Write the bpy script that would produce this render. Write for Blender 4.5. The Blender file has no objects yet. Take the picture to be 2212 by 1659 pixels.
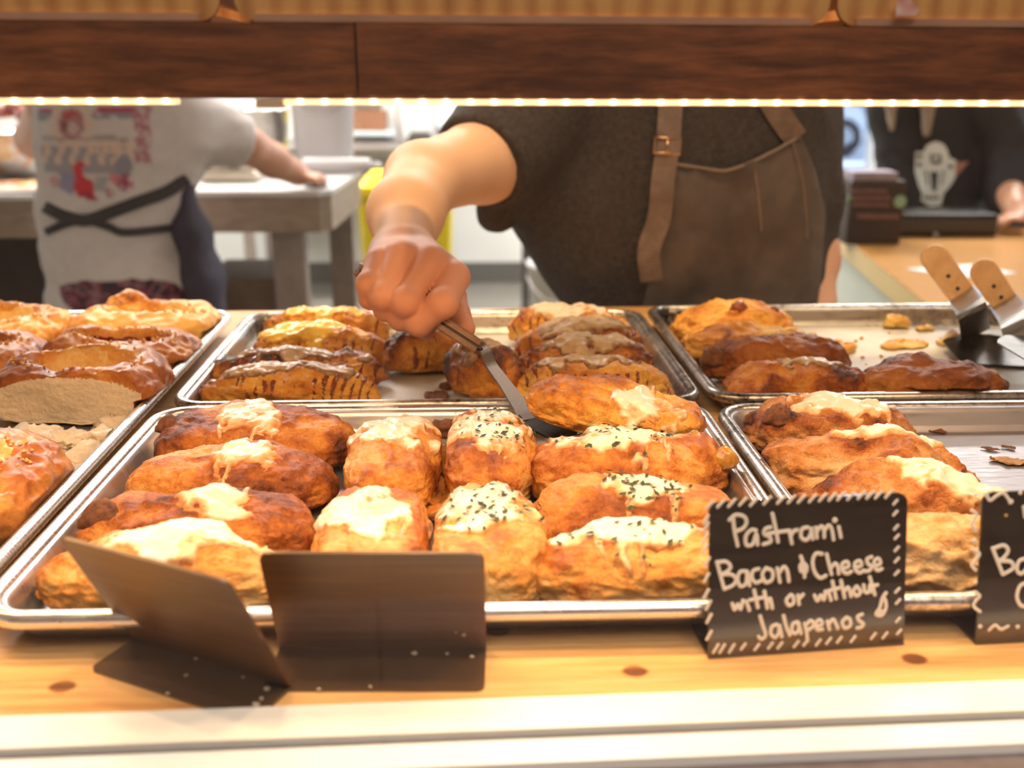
import bpy, math, random
import numpy as np
from mathutils import Vector, Matrix

random.seed(7)
Z0 = 0.90                      # height of the counter top above the floor; every z below is measured from the counter top
PI = math.pi
COL = bpy.context.scene.collection

# ------------------------------------------------------------------ camera numbers (measured from the tray rims)
IW, IH = 2212.0, 1659.0
FPX = 2096.8
PITCH, YAW, ROLL = 0.31105, 0.040976, 0.004329
CAM = np.array([0.0341146, -0.4382367, 0.2890371])
def _axes():
    cp, sp = math.cos(PITCH), math.sin(PITCH); cy, sy = math.cos(YAW), math.sin(YAW)
    f = np.array([sy*cp, cy*cp, -sp]); r = np.array([cy, -sy, 0.0]); u = np.cross(r, f)
    cr, sr = math.cos(ROLL), math.sin(ROLL)
    return cr*r+sr*u, -sr*r+cr*u, f
RT, UP, FW = _axes()
def ray(x, y): return RT*(x-IW/2)/FPX - UP*(y-IH/2)/FPX + FW
def atz(x, y, z):
    d = ray(x, y); return CAM + d*((z-CAM[2])/d[2])
def aty(x, y, Y):
    d = ray(x, y); return CAM + d*((Y-CAM[1])/d[1])
def onplane(x, y, p, n):
    d = ray(x, y); return CAM + d*(np.dot(np.array(p)-CAM, n)/np.dot(d, n))
def depth(p): return float((np.array(p)-CAM) @ FW)

# ------------------------------------------------------------------ noise
def _hash(ix, iy, iz, s):
    h = (ix*374761393 + iy*668265263 + iz*2147483647 + s*144665) & 0xFFFFFFFF
    h = ((h ^ (h >> 13))*1274126177) & 0xFFFFFFFF
    h = ((h ^ (h >> 16))*2246822519) & 0xFFFFFFFF
    return ((h ^ (h >> 15)) & 0xFFFF)/32767.5 - 1.0
def vnoise(p, s=0):
    p = np.asarray(p, dtype=np.float64); i = np.floor(p).astype(np.int64); f = p-i
    f = f*f*f*(f*(f*6-15)+10); out = 0
    for dx in (0, 1):
        wx = f[..., 0] if dx else 1-f[..., 0]
        for dy in (0, 1):
            wy = f[..., 1] if dy else 1-f[..., 1]
            for dz in (0, 1):
                wz = f[..., 2] if dz else 1-f[..., 2]
                out = out + wx*wy*wz*_hash(i[..., 0]+dx, i[..., 1]+dy, i[..., 2]+dz, s)
    return out
def fbm(p, s=0, o=3):
    a, v, q = 1.0, 0, np.array(p, dtype=np.float64)
    for k in range(o): v = v + a*vnoise(q, s+k*17); q = q*2.03; a *= .5
    return v
def sstep(a, b, x):
    t = np.clip((x-a)/(b-a), 0, 1); return t*t*(3-2*t)

# ------------------------------------------------------------------ object helpers
def mesh(name, verts, faces, mat, parent=None, smooth=True, attrs=None, base=None, cols=None):
    """one mesh object; verts in scene coordinates (z from the counter top)"""
    v = np.array(verts, dtype=float).reshape(-1, 3)
    if parent is not None: o3 = np.array(parent['_o'])
    else:
        o3 = np.array(base) if base is not None else np.array([(v[:, 0].min()+v[:, 0].max())/2, (v[:, 1].min()+v[:, 1].max())/2, v[:, 2].min()])
    me = bpy.data.meshes.new(name)
    me.from_pydata((v-o3).tolist(), [], faces if isinstance(faces, list) else faces.tolist())
    if smooth: me.polygons.foreach_set('use_smooth', [True]*len(me.polygons))
    if attrs:
        for k, a in attrs.items():
            at = me.attributes.new(k, 'FLOAT', 'POINT'); at.data.foreach_set('value', np.asarray(a, dtype=np.float32))
    if cols is not None:
        at = me.attributes.new('paint', 'FLOAT_COLOR', 'POINT')
        c4 = np.ones((len(v), 4), dtype=np.float32); c4[:, :3] = cols; at.data.foreach_set('color', c4.ravel())
    for m in (mat if isinstance(mat, (list, tuple)) else [mat]): me.materials.append(m)
    me.update()
    o = bpy.data.objects.new(name, me); COL.objects.link(o)
    if parent is not None: o.parent = parent
    else: o.location = (o3[0], o3[1], o3[2]+Z0)
    o['_o'] = [float(t) for t in o3]
    return o
def tag(o, label, cat, group=None, kind=None):
    o['label'] = label; o['category'] = cat
    if group: o['group'] = group
    if kind: o['kind'] = kind
    return o
def thing(name, label, cat, loc, group=None):
    o = bpy.data.objects.new(name, None); COL.objects.link(o)
    o.empty_display_size = .02; o.location = (loc[0], loc[1], loc[2]+Z0); o['_o'] = [float(t) for t in loc]
    return tag(o, label, cat, group)
def struct(name, verts, faces, mat, smooth=False, parent=None):
    o = mesh(name, verts, faces, mat, smooth=smooth, parent=parent)
    if parent is None: o['kind'] = 'structure'
    return o
class MB:
    """collects shapes into one mesh"""
    def __init__(s): s.v = []; s.f = []
    def add(s, v, f):
        b = len(s.v); s.v += [tuple(map(float, p)) for p in v]; s.f += [tuple(b+i for i in q) for q in f]; return s
    def box(s, c, d, bev=0.0, M=None):
        x, y, z = [t/2 for t in d]; c = np.array(c, dtype=float)
        if bev <= 0:
            v = [(i*x, j*y, k*z) for i in (-1, 1) for j in (-1, 1) for k in (-1, 1)]
            f = [(0, 1, 3, 2), (4, 6, 7, 5), (0, 4, 5, 1), (2, 3, 7, 6), (0, 2, 6, 4), (1, 5, 7, 3)]
        else:
            b = min(bev, x*.95, y*.95, z*.95); n = 3; v = []; idx = {}; f = []
            vv, ff = cube_grid(2*n)
            for q in vv:
                d3 = np.array(q); core = np.sign(np.round(d3, 6))*np.array([x-b, y-b, z-b])
                nn = np.sign(d3)*np.clip((np.abs(d3)-1/n)/(1-1/n), 0, 1)
                L = np.linalg.norm(nn); v.append(tuple(core+nn/L*b))
            f = ff
        v = np.array(v)
        if M is not None: v = v @ np.array(M).T
        return s.add(v+c, f)
    def tube(s, pts, r, n=8, cap=True, ell=None):
        P = np.array(pts, dtype=float); m = len(P); R = np.broadcast_to(np.array(r, dtype=float), (m,)) if np.ndim(r) < 2 else r
        T = np.gradient(P, axis=0); T /= np.linalg.norm(T, axis=1)[:, None]+1e-12
        up = np.array([0, 0, 1.0]) if abs(T[0][2]) < .9 else np.array([1.0, 0, 0])
        if ell is not None: up = np.array(ell[0], dtype=float)
        v = []; prev = None
        for i in range(m):
            a = np.cross(T[i], up) if (prev is None or ell is not None) else prev-T[i]*np.dot(prev, T[i])
            a /= np.linalg.norm(a)+1e-12; prev = a; b = np.cross(a, T[i])
            for k in range(n):
                t = 2*PI*k/n; e = 1.0 if ell is None else ell[1]
                v.append(P[i]+R[i]*(math.cos(t)*a+e*math.sin(t)*b))
        f = [(i*n+k, i*n+(k+1) % n, (i+1)*n+(k+1) % n, (i+1)*n+k) for i in range(m-1) for k in range(n)]
        if cap: f += [tuple(range(n))[::-1], tuple((m-1)*n+k for k in range(n))]
        return s.add(v, f)
    def lathe(s, prof, c, n=32, axis='z'):
        v = []; m = len(prof)
        for r, z in prof:
            for k in range(n):
                t = 2*PI*k/n
                p = (r*math.cos(t), r*math.sin(t), z)
                if axis == 'y': p = (p[0], p[2], p[1])
                if axis == 'x': p = (p[2], p[0], p[1])
                v.append((c[0]+p[0], c[1]+p[1], c[2]+p[2]))
        f = [(i*n+k, i*n+(k+1) % n, (i+1)*n+(k+1) % n, (i+1)*n+k) for i in range(m-1) for k in range(n)]
        return s.add(v, f)
    def prism(s, poly, n, t):
        """planar polygon (3D points, in order) given thickness t along n"""
        P = np.array(poly, dtype=float); n = np.array(n, dtype=float); n /= np.linalg.norm(n); m = len(P)
        v = list(P)+list(P+n*t)
        f = [tuple(range(m))[::-1], tuple(range(m, 2*m))]+[(i, (i+1) % m, m+(i+1) % m, m+i) for i in range(m)]
        return s.add(v, f)
    def out(s, name, mat, parent=None, smooth=False, base=None): return mesh(name, s.v, s.f, mat, parent, smooth, base=base)
_cg = {}
def cube_grid(n):
    """points of a cube surface [-1,1]^3 with n cells per edge, shared vertices"""
    if n in _cg: return _cg[n]
    idx = {}; v = []; f = []
    def vid(p):
        k = tuple(int(t) for t in p)
        if k not in idx: idx[k] = len(v); v.append([2*t/n-1 for t in k])
        return idx[k]
    for ax in range(3):
        for sgn in (0, n):
            for i in range(n):
                for j in range(n):
                    q = []
                    for di, dj in ((0, 0), (1, 0), (1, 1), (0, 1)):
                        p = [0, 0, 0]; p[ax] = sgn; p[(ax+1) % 3] = i+di; p[(ax+2) % 3] = j+dj; q.append(vid(p))
                    f.append(tuple(q if sgn else q[::-1]))
    _cg[n] = (v, f); return _cg[n]
def rrect(hx, hy, r, n=6):
    """rounded rectangle outline, counter-clockwise"""
    P = []
    for cx, cy, a0 in ((hx-r, hy-r, 0), (-hx+r, hy-r, PI/2), (-hx+r, -hy+r, PI), (hx-r, -hy+r, 1.5*PI)):
        for k in range(n+1):
            a = a0+PI/2*k/n; P.append((cx+r*math.cos(a), cy+r*math.sin(a)))
    return P
def rot2(p, a): return (p[0]*math.cos(a)-p[1]*math.sin(a), p[0]*math.sin(a)+p[1]*math.cos(a))

# ------------------------------------------------------------------ implicit surfaces (bodies, clothing, torn bread)
def surface_nets(fn, lo, hi, h):
    lo = np.array(lo, dtype=float); hi = np.array(hi, dtype=float)
    n = np.ceil((hi-lo)/h).astype(int)+1
    ax = [lo[i]+h*np.arange(n[i]) for i in range(3)]
    B = 8; nb = -(-n//B); V = np.empty(nb*B, dtype=np.float32)
    bi = np.argwhere(np.ones(nb, bool)); ctr = lo+h*(bi*B+(B-1)/2)
    dc = np.concatenate([fn(ctr[i:i+40000]) for i in range(0, len(ctr), 40000)])
    near = np.abs(dc) < B*h*1.75
    V.reshape(nb[0], B, nb[1], B, nb[2], B).transpose(0, 2, 4, 1, 3, 5)[...] = np.sign(dc).reshape(nb)[..., None, None, None]
    off = np.stack(np.meshgrid(*[np.arange(B)]*3, indexing='ij'), -1).reshape(1, -1, 3); W6 = V.reshape(nb[0], B, nb[1], B, nb[2], B)
    nbk = bi[near]
    for i in range(0, len(nbk), 400):
        q = nbk[i:i+400]; val = fn(lo+h*(q[:, None, :]*B+off)).reshape(-1, B, B, B)
        W6[q[:, 0], :, q[:, 1], :, q[:, 2], :] = val
    V = V[:n[0], :n[1], :n[2]]
    ins = V < 0
    c = np.zeros(n-1, dtype=np.int8)
    for a in (0, 1):
        for b in (0, 1):
            for d in (0, 1): c += ins[a:n[0]-1+a, b:n[1]-1+b, d:n[2]-1+d]
    cells = np.argwhere((c > 0) & (c < 8))
    idm = -np.ones(n-1, dtype=np.int64); idm[tuple(cells.T)] = np.arange(len(cells))
    acc = np.zeros((len(cells), 3)); cnt = np.zeros(len(cells))
    cor = [(a, b, d) for a in (0, 1) for b in (0, 1) for d in (0, 1)]
    for p in cor:
        for k in range(3):
            if p[k]: continue
            q = list(p); q[k] = 1
            va = V[tuple((cells+np.array(p)).T)].astype(float); vb = V[tuple((cells+np.array(q)).T)].astype(float)
            m = (va < 0) != (vb < 0); t = np.where(m, va/(va-vb+1e-20), 0)
            e = np.array(p, dtype=float)[None].repeat(len(cells), 0); e[:, k] = t
            acc[m] += e[m]; cnt[m] += 1
    P = lo+h*(cells+acc/cnt[:, None])
    F = []
    for k in range(3):
        a = [slice(None)]*3; b = [slice(None)]*3; a[k] = slice(0, -1); b[k] = slice(1, None)
        ch = ins[tuple(a)] != ins[tuple(b)]
        E = np.argwhere(ch); u, w = (k+1) % 3, (k+2) % 3
        E = E[(E[:, u] > 0) & (E[:, w] > 0) & (E[:, u] < n[u]-1) & (E[:, w] < n[w]-1)]
        q = []
        for du, dw in ((-1, -1), (0, -1), (0, 0), (-1, 0)):
            e = E.copy(); e[:, u] += du; e[:, w] += dw; q.append(idm[tuple(e.T)])
        q = np.stack(q, 1); fl = ins[tuple(E.T)]
        q[~fl] = q[~fl][:, ::-1]; F.append(q)
    return P, np.concatenate(F)
def smin(a, b, k):
    h = np.clip(.5+.5*(b-a)/k, 0, 1); return b*(1-h)+a*h-k*h*(1-h)
def capsule(p, a, b, ra, rb):
    a = np.array(a, dtype=float); b = np.array(b, dtype=float); ba = b-a
    t = np.clip(((p-a) @ ba)/(ba @ ba), 0, 1)
    return np.linalg.norm(p-a-t[..., None]*ba, axis=-1)-(ra+(rb-ra)*t)
def ellip(p, c, r):
    q = (p-np.array(c, dtype=float))/np.array(r, dtype=float); k = np.linalg.norm(q, axis=-1)
    return (k-1)*min(r)
def chain(p, pts, rs, k=.01):
    d = None
    for i in range(len(pts)-1):
        e = capsule(p, pts[i], pts[i+1], rs[i], rs[i+1]); d = e if d is None else smin(d, e, k)
    return d

# ------------------------------------------------------------------ materials
def newmat(name):
    m = bpy.data.materials.new(name); m.use_nodes = True; nt = m.node_tree; nt.nodes.clear()
    out = nt.nodes.new('ShaderNodeOutputMaterial'); b = nt.nodes.new('ShaderNodeBsdfPrincipled')
    nt.links.new(b.outputs[0], out.inputs[0]); return m, nt, b, out
def N(nt, t, **kw):
    n = nt.nodes.new(t)
    for k, v in kw.items():
        if k in n.inputs: n.inputs[k].default_value = v
        else: setattr(n, k, v)
    return n
def ramp(nt, fac, stops):
    r = nt.nodes.new('ShaderNodeValToRGB'); e = r.color_ramp.elements
    while len(e) > 1: e.remove(e[-1])
    e[0].position, e[0].color = stops[0][0], (*stops[0][1], 1)
    for p, c in stops[1:]: k = e.new(p); k.color = (*c, 1)
    nt.links.new(fac, r.inputs[0]); return r.outputs[0]
def noise(nt, scale, detail=4, rough=.55, sc3=None, dist=0.0):
    tc = nt.nodes.new('ShaderNodeTexCoord'); src = tc.outputs['Object']
    if sc3:
        mp = nt.nodes.new('ShaderNodeMapping'); mp.inputs['Scale'].default_value = sc3; nt.links.new(src, mp.inputs[0]); src = mp.outputs[0]
    n = N(nt, 'ShaderNodeTexNoise', Scale=scale, Detail=detail, Roughness=rough, Distortion=dist); nt.links.new(src, n.inputs['Vector']); return n
def math2(nt, op, a, b, clamp=False):
    n = nt.nodes.new('ShaderNodeMath'); n.operation = op; n.use_clamp = clamp
    for i, x in enumerate((a, b)):
        if hasattr(x, 'is_linked'): nt.links.new(x, n.inputs[i])
        else: n.inputs[i].default_value = x
    return n.outputs[0]
def bump(nt, b, h, strength=.3, dist=.002):
    k = N(nt, 'ShaderNodeBump', Strength=strength, Distance=dist); nt.links.new(h, k.inputs['Height']); nt.links.new(k.outputs[0], b.inputs['Normal'])
def simple(name, c, rough=.5, metal=0, var=.0, scale=30, c2=None, bmp=0, sc3=None, spec=.5, detail=4, bdist=.002):
    """plain surface with procedural colour variation and bump"""
    m, nt, b, _ = newmat(name)
    b.inputs['Roughness'].default_value = rough; b.inputs['Metallic'].default_value = metal; b.inputs['Specular IOR Level'].default_value = spec
    n = noise(nt, scale, detail, .6, sc3)
    c2 = c2 or tuple(t*(1-var) for t in c)
    nt.links.new(ramp(nt, n.outputs[0], [(.3, c2), (.7, c)]), b.inputs['Base Color'])
    if bmp: bump(nt, b, n.outputs[0], bmp, bdist)
    return m
def emit(name, c, s):
    m, nt, b, out = newmat(name)
    b.inputs['Base Color'].default_value = (*c, 1); b.inputs['Emission Color'].default_value = (*c, 1); b.inputs['Emission Strength'].default_value = s
    return m
def painted(name, rough=.8, nscale=60, bmp=.2, sheen=.0):
    """takes its colours from the mesh's own paint attribute"""
    m, nt, b, _ = newmat(name); a = N(nt, 'ShaderNodeAttribute', attribute_name='paint')
    n = noise(nt, nscale, 3); mx = nt.nodes.new('ShaderNodeMix'); mx.data_type = 'RGBA'; mx.blend_type = 'MULTIPLY'; mx.inputs[0].default_value = .35
    nt.links.new(a.outputs['Color'], mx.inputs[6]); nt.links.new(ramp(nt, n.outputs[0], [(.3, (.75,)*3), (.65, (1,)*3)]), mx.inputs[7])
    nt.links.new(mx.outputs[2], b.inputs['Base Color']); b.inputs['Roughness'].default_value = rough; b.inputs['Sheen Weight'].default_value = sheen
    bump(nt, b, n.outputs[0], bmp, .002); return m
def crust(name, stops, gloss=.42, scale=90, bmp=.6):
    m, nt, b, _ = newmat(name)
    a = N(nt, 'ShaderNodeAttribute', attribute_name='brown')
    n1 = noise(nt, scale, 6, .62, None, .6); n2 = noise(nt, scale*4.5, 4, .65); n3 = noise(nt, scale*.45, 3, .5, None, 1.2)
    v = math2(nt, 'ADD', a.outputs['Fac'], math2(nt, 'MULTIPLY', math2(nt, 'SUBTRACT', n1.outputs[0], .5), .62))
    v = math2(nt, 'ADD', v, math2(nt, 'MULTIPLY', math2(nt, 'SUBTRACT', n3.outputs[0], .5), .45))
    v = math2(nt, 'ADD', v, math2(nt, 'MULTIPLY', math2(nt, 'SUBTRACT', n2.outputs[0], .5), .42), True)
    nt.links.new(ramp(nt, v, stops), b.inputs['Base Color'])
    b.inputs['Roughness'].default_value = gloss; b.inputs['Specular IOR Level'].default_value = .4
    h = math2(nt, 'ADD', n1.outputs[0], math2(nt, 'MULTIPLY', n2.outputs[0], .6)); bump(nt, b, h, bmp, .0042)
    return m
def cheese(name, thick, mid, thin, gloss, scale=85, bmp=.4):
    m, nt, b, _ = newmat(name); a = N(nt, 'ShaderNodeAttribute', attribute_name='thick'); n = noise(nt, scale, 6, .6); n2 = noise(nt, scale*.4, 3)
    v = math2(nt, 'ADD', a.outputs['Fac'], math2(nt, 'MULTIPLY', math2(nt, 'SUBTRACT', n.outputs[0], .5), .8)); v = math2(nt, 'ADD', v, math2(nt, 'MULTIPLY', math2(nt, 'SUBTRACT', n2.outputs[0], .5), .7), True)
    nt.links.new(ramp(nt, v, [(.05, thin), (.34, mid), (.62, thick)]), b.inputs['Base Color']); b.inputs['Roughness'].default_value = gloss; bump(nt, b, n.outputs[0], bmp, .002); return m
GOLD = [(0, (.84, .50, .18)), (.28, (.72, .31, .060)), (.48, (.50, .155, .022)), (.66, (.29, .072, .011)), (.84, (.11, .027, .008)), (1, (.03, .011, .007))]
YELL = [(0, (.92, .64, .20)), (.3, (.84, .43, .075)), (.52, (.64, .25, .03)), (.72, (.34, .095, .014)), (.9, (.10, .026, .009)), (1, (.03, .011, .007))]
PALE = [(0, (.86, .58, .30)), (.28, (.74, .38, .14)), (.5, (.54, .205, .05)), (.68, (.32, .085, .02)), (.86, (.10, .03, .016)), (1, (.025, .011, .009))]
DEEP = [(0, (.58, .26, .06)), (.3, (.42, .14, .028)), (.55, (.25, .066, .013)), (.8, (.10, .026, .009)), (1, (.03, .010, .006))]
M = {}
M['crust'] = crust('golden_crust', GOLD)
M['yellow'] = crust('yellow_crust', YELL, .4)
M['pale'] = crust('blistered_crust', PALE, .45, 110, .8)
M['deep'] = crust('shaded_crust', DEEP, .4)  # crust copy darkened to carry the shelf's shade
M['sweet'] = crust('sweet_bun_crust', [(0, (.88, .54, .16)), (.25, (.78, .36, .075)), (.5, (.50, .165, .035)), (.75, (.26, .07, .015)), (1, (.09, .024, .009))], .38, 60, .15)
M['crumb'] = simple('bread_crumb', (.95, .84, .68), .85, var=.16, scale=300, bmp=.4, bdist=.004)
M['cheese'] = cheese('melted_cheese', (.93, .85, .70), (.82, .56, .29), (.56, .22, .055), .33)
M['ycheese'] = cheese('yellow_cheese', (.93, .64, .12), (.84, .47, .06), (.50, .18, .03), .16, 120)
M['gcheese'] = cheese('shaded_cheese', (.64, .48, .31), (.40, .24, .12), (.20, .075, .025), .25, 120, .5)  # cheese copy with the shelf's shade mixed into its grey-brown colours
M['herb'] = simple('dried_herbs', (.085, .115, .035), .7, scale=300, c2=(.03, .045, .013))
M['choc'] = simple('dark_glaze', (.34, .085, .022), .14, scale=90, c2=(.13, .028, .01), bmp=.3)
M['cream'] = simple('cream_filling', (.93, .70, .30), .45, scale=200, c2=(.78, .42, .10), bmp=.5)
M['berry'] = simple('red_fruit_filling', (.30, .02, .015), .15, scale=160, c2=(.08, .006, .008), bmp=.5)
M['streusel'] = simple('streusel', (.92, .64, .30), .8, scale=300, c2=(.80, .46, .16))
M['oil'] = simple('baked_on_cheese', (.70, .40, .06), .2, scale=120, c2=(.30, .10, .02), bmp=.4)
M['tanscrap'] = simple('tan_crust_scrap', (.62, .40, .22), .8, scale=160, c2=(.36, .19, .08), bmp=.5)
M['burnt'] = simple('burnt_crumbs', (.30, .12, .05), .8, scale=200, c2=(.08, .03, .02), bmp=.5)
def pan(name, c, grime, rough=.33, corner=.0, hx=.2285, hy=.165):
    m, nt, b, _ = newmat(name)
    b.inputs['Metallic'].default_value = .92
    n = noise(nt, 14, 6, .7); g = noise(nt, 160, 4, .7); s = noise(nt, 40, 3, .6, (1, 14, 1))
    tc = nt.nodes.new('ShaderNodeTexCoord'); sx = nt.nodes.new('ShaderNodeSeparateXYZ'); nt.links.new(tc.outputs['Object'], sx.inputs[0])
    cx = math2(nt, 'DIVIDE', math2(nt, 'ABSOLUTE', sx.outputs[0], 0), hx); cy = math2(nt, 'DIVIDE', math2(nt, 'ABSOLUTE', sx.outputs[1], 0), hy)
    cc = math2(nt, 'POWER', math2(nt, 'MULTIPLY', cx, cy), 5)
    v = math2(nt, 'ADD', math2(nt, 'MULTIPLY', n.outputs[0], .55), math2(nt, 'MULTIPLY', g.outputs[0], .45))
    v = math2(nt, 'ADD', v, math2(nt, 'MULTIPLY', cc, corner))
    nt.links.new(ramp(nt, v, [(1-grime-.08, c), (1-grime, tuple(t*.55 for t in c)), (1-grime+.10, (.03, .02, .016))]), b.inputs['Base Color'])
    nt.links.new(ramp(nt, s.outputs[0], [(.3, (rough*.8,)*3), (.7, (rough*1.3,)*3)]), b.inputs['Roughness'])
    return m
M['pan_clean'] = pan('clean_aluminium', (.78, .76, .75), .22, .34)
M['rim_clean'] = pan('clean_rim', (.86, .84, .82), .2, .26)
M['pan_dull'] = pan('dull_aluminium', (.50, .48, .50), .22, .52)
M['pan_used'] = pan('used_aluminium', (.60, .57, .53), .42, .38, .35)
M['rim_used'] = pan('baked_on_rim', (.80, .76, .72), .45, .3, .12)
M['steel'] = simple('brushed_steel', (.52, .49, .46), .35, .9, scale=40, c2=(.36, .33, .31), sc3=(1, 20, 1))
M['parch'] = simple('parchment_paper', (.88, .86, .82), .6, scale=16, c2=(.62, .60, .57), bmp=.2, bdist=.01)
# ================================================================== the setting
CASE = 0.0243                                  # the display case is turned a little against the trays
def cr(x, y, z=0.0): a = rot2((x, y), CASE); return (a[0], a[1]-.0428, z)    # y = 0 is the wood's front edge
def case_box(x0, x1, y0, y1, z0, z1):
    c = [cr(x, y, z) for x in (x0, x1) for y in (y0, y1) for z in (z0, z1)]
    return c, [(0, 1, 3, 2), (4, 6, 7, 5), (0, 4, 5, 1), (2, 3, 7, 6), (0, 2, 6, 4), (1, 5, 7, 3)]
def wood(name, stops, grain=(1.2, 26, 26), knots=(), rough=.4, bmp=.08, coat=.0):
    m, nt, b, _ = newmat(name)
    n = noise(nt, 6, 7, .65, grain, .6); n2 = noise(nt, 26, 4, .7, (grain[0]*.6, grain[1]*.35, grain[2]*.35))
    v = math2(nt, 'ADD', math2(nt, 'MULTIPLY', n.outputs[0], .65), math2(nt, 'MULTIPLY', n2.outputs[0], .35))
    for kx, ky, kr in knots:
        tc = nt.nodes.new('ShaderNodeTexCoord'); mp = nt.nodes.new('ShaderNodeMapping'); nt.links.new(tc.outputs['Object'], mp.inputs[0])
        mp.inputs['Location'].default_value = (-kx, -ky, 0); le = nt.nodes.new('ShaderNodeVectorMath'); le.operation = 'LENGTH'
        mm = nt.nodes.new('ShaderNodeVectorMath'); mm.operation = 'MULTIPLY'; mm.inputs[1].default_value = (1, 1.35, 0); nt.links.new(mp.outputs[0], mm.inputs[0]); nt.links.new(mm.outputs[0], le.inputs[0])
        k = nt.nodes.new('ShaderNodeMapRange'); k.inputs[1].default_value = kr; k.inputs[2].default_value = kr*.7; k.inputs[3].default_value = 0; k.inputs[4].default_value = .42; nt.links.new(le.outputs['Value'], k.inputs[0])
        v = math2(nt, 'SUBTRACT', v, k.outputs[0])
    nt.links.new(ramp(nt, v, stops), b.inputs['Base Color']); b.inputs['Roughness'].default_value = rough; b.inputs['Coat Weight'].default_value = coat
    bump(nt, b, v, bmp, .002); return m
pk = [atz(*q, 0) for q in ((1372, 1450), (1975, 1423), (135, 1483), (1075, 1363))]
bc = cr(0, .41); bo = np.array([bc[0], bc[1]])
M['counter'] = wood('pine_counter_board', [(.05, (.18, .06, .02)), (.30, (.56, .24, .07)), (.42, (.76, .40, .14)), (.52, (.86, .49, .19)), (.66, (.92, .60, .28))], knots=[(p[0]-bo[0], p[1]-bo[1], .0075) for p in pk], coat=.25)
M['beam'] = wood('dark_stained_plank', [(.2, (.03, .011, .006)), (.42, (.11, .034, .014)), (.55, (.24, .078, .028)), (.75, (.45, .17, .06))], grain=(2, 22, 22), rough=.35, bmp=.3)
M['whitewood'] = simple('pale_painted_lip', (.95, .94, .91), .5, var=.08, scale=24, sc3=(1, 6, 6))
M['ledge'] = simple('worn_grey_ledge', (.17, .14, .145), .6, scale=60, c2=(.11, .085, .085), bmp=.2)
M['groove'] = simple('dark_track', (.05, .045, .04), .4)
M['wall'] = simple('white_kitchen_wall', (.80, .80, .76), .6, var=.04, scale=3)
M['floor'] = simple('grey_floor_tiles', (.17, .155, .13), .5, var=.2, scale=8)
M['base'] = simple('grey_baseboard', (.12, .115, .105), .6, var=.15)

# room
FZ = -Z0; CZ = 1.9; X0, X1, Y0, Y1 = -3.2, 4.6, -2.6, 5.25
struct('floor', *MB().box(((X0+X1)/2, (Y0+Y1)/2, FZ-.05), (X1-X0+.4, Y1-Y0+.4, .1)).__dict__.values(), M['floor'])
struct('ceiling', *MB().box(((X0+X1)/2, (Y0+Y1)/2, CZ+.05), (X1-X0+.4, Y1-Y0+.4, .1)).__dict__.values(), M['wall'])
struct('wall_left', *MB().box((X0-.05, (Y0+Y1)/2, (CZ+FZ)/2), (.1, Y1-Y0, CZ-FZ)).__dict__.values(), M['wall'])
struct('wall_right', *MB().box((X1+.05, (Y0+Y1)/2, (CZ+FZ)/2), (.1, Y1-Y0, CZ-FZ)).__dict__.values(), M['wall'])
M['shopwall'] = simple('brown_shop_wall', (.30, .20, .15), .7, var=.3, scale=3)
struct('wall_front', *MB().box(((X0+X1)/2, Y0-.05, (CZ+FZ)/2), (X1-X0, .1, CZ-FZ)).__dict__.values(), M['shopwall'])
WX0, WX1, WZ0, WZ1 = 1.90, 2.42, -.55, 1.0          # window opening onto the street
wb = MB()
wb.box(((X0+WX0)/2, Y1+.06, (CZ+FZ)/2), (WX0-X0, .12, CZ-FZ)); wb.box(((WX1+X1)/2, Y1+.06, (CZ+FZ)/2), (X1-WX1, .12, CZ-FZ))
wb.box(((WX0+WX1)/2, Y1+.06, (FZ+WZ0)/2), (WX1-WX0, .12, WZ0-FZ)); wb.box(((WX0+WX1)/2, Y1+.06, (CZ+WZ1)/2), (WX1-WX0, .12, CZ-WZ1))
struct('wall_back', wb.v, wb.f, M['wall'])
struct('baseboard_back', *MB().box(((X0+WX1)/2, Y1-.01, FZ+.06), (WX1-X0, .02, .12), .004).__dict__.values(), M['base'])
M['frame'] = simple('window_frame_white', (.75, .78, .8), .4)
wf = MB()
for x in (WX0+.03, WX1-.03): wf.box((x, Y1+.06, (WZ0+WZ1)/2), (.06, .10, WZ1-WZ0))
for z in (WZ0+.03, WZ1-.03): wf.box(((WX0+WX1)/2, Y1+.06, z), (WX1-WX0-.12, .10, .06))
win = struct('window_1', wf.v, wf.f, M['frame'])
def glassmat(name, refl=1.0, tint=(1, 1, 1)):
    m, nt, b, out = newmat(name); nt.nodes.remove(b)
    t = N(nt, 'ShaderNodeBsdfTransparent', Color=(*tint, 1)); g = N(nt, 'ShaderNodeBsdfGlossy', Roughness=.02); lw = N(nt, 'ShaderNodeLayerWeight', Blend=.5); fr = math2(nt, 'ADD', math2(nt, 'MULTIPLY', math2(nt, 'POWER', lw.outputs['Facing'], 5), .94), .04)
    x = nt.nodes.new('ShaderNodeMixShader'); nt.links.new(math2(nt, 'MULTIPLY', fr, refl, True), x.inputs[0]); nt.links.new(t.outputs[0], x.inputs[1]); nt.links.new(g.outputs[0], x.inputs[2]); nt.links.new(x.outputs[0], out.inputs[0])
    return m
M['glass'] = glassmat('case_glass', 1.0)
mesh('pane', *MB().box(((WX0+WX1)/2, Y1+.06, (WZ0+WZ1)/2), (WX1-WX0-.12, .006, WZ1-WZ0-.12)).__dict__.values(), M['glass'], parent=win, smooth=False)
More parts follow.
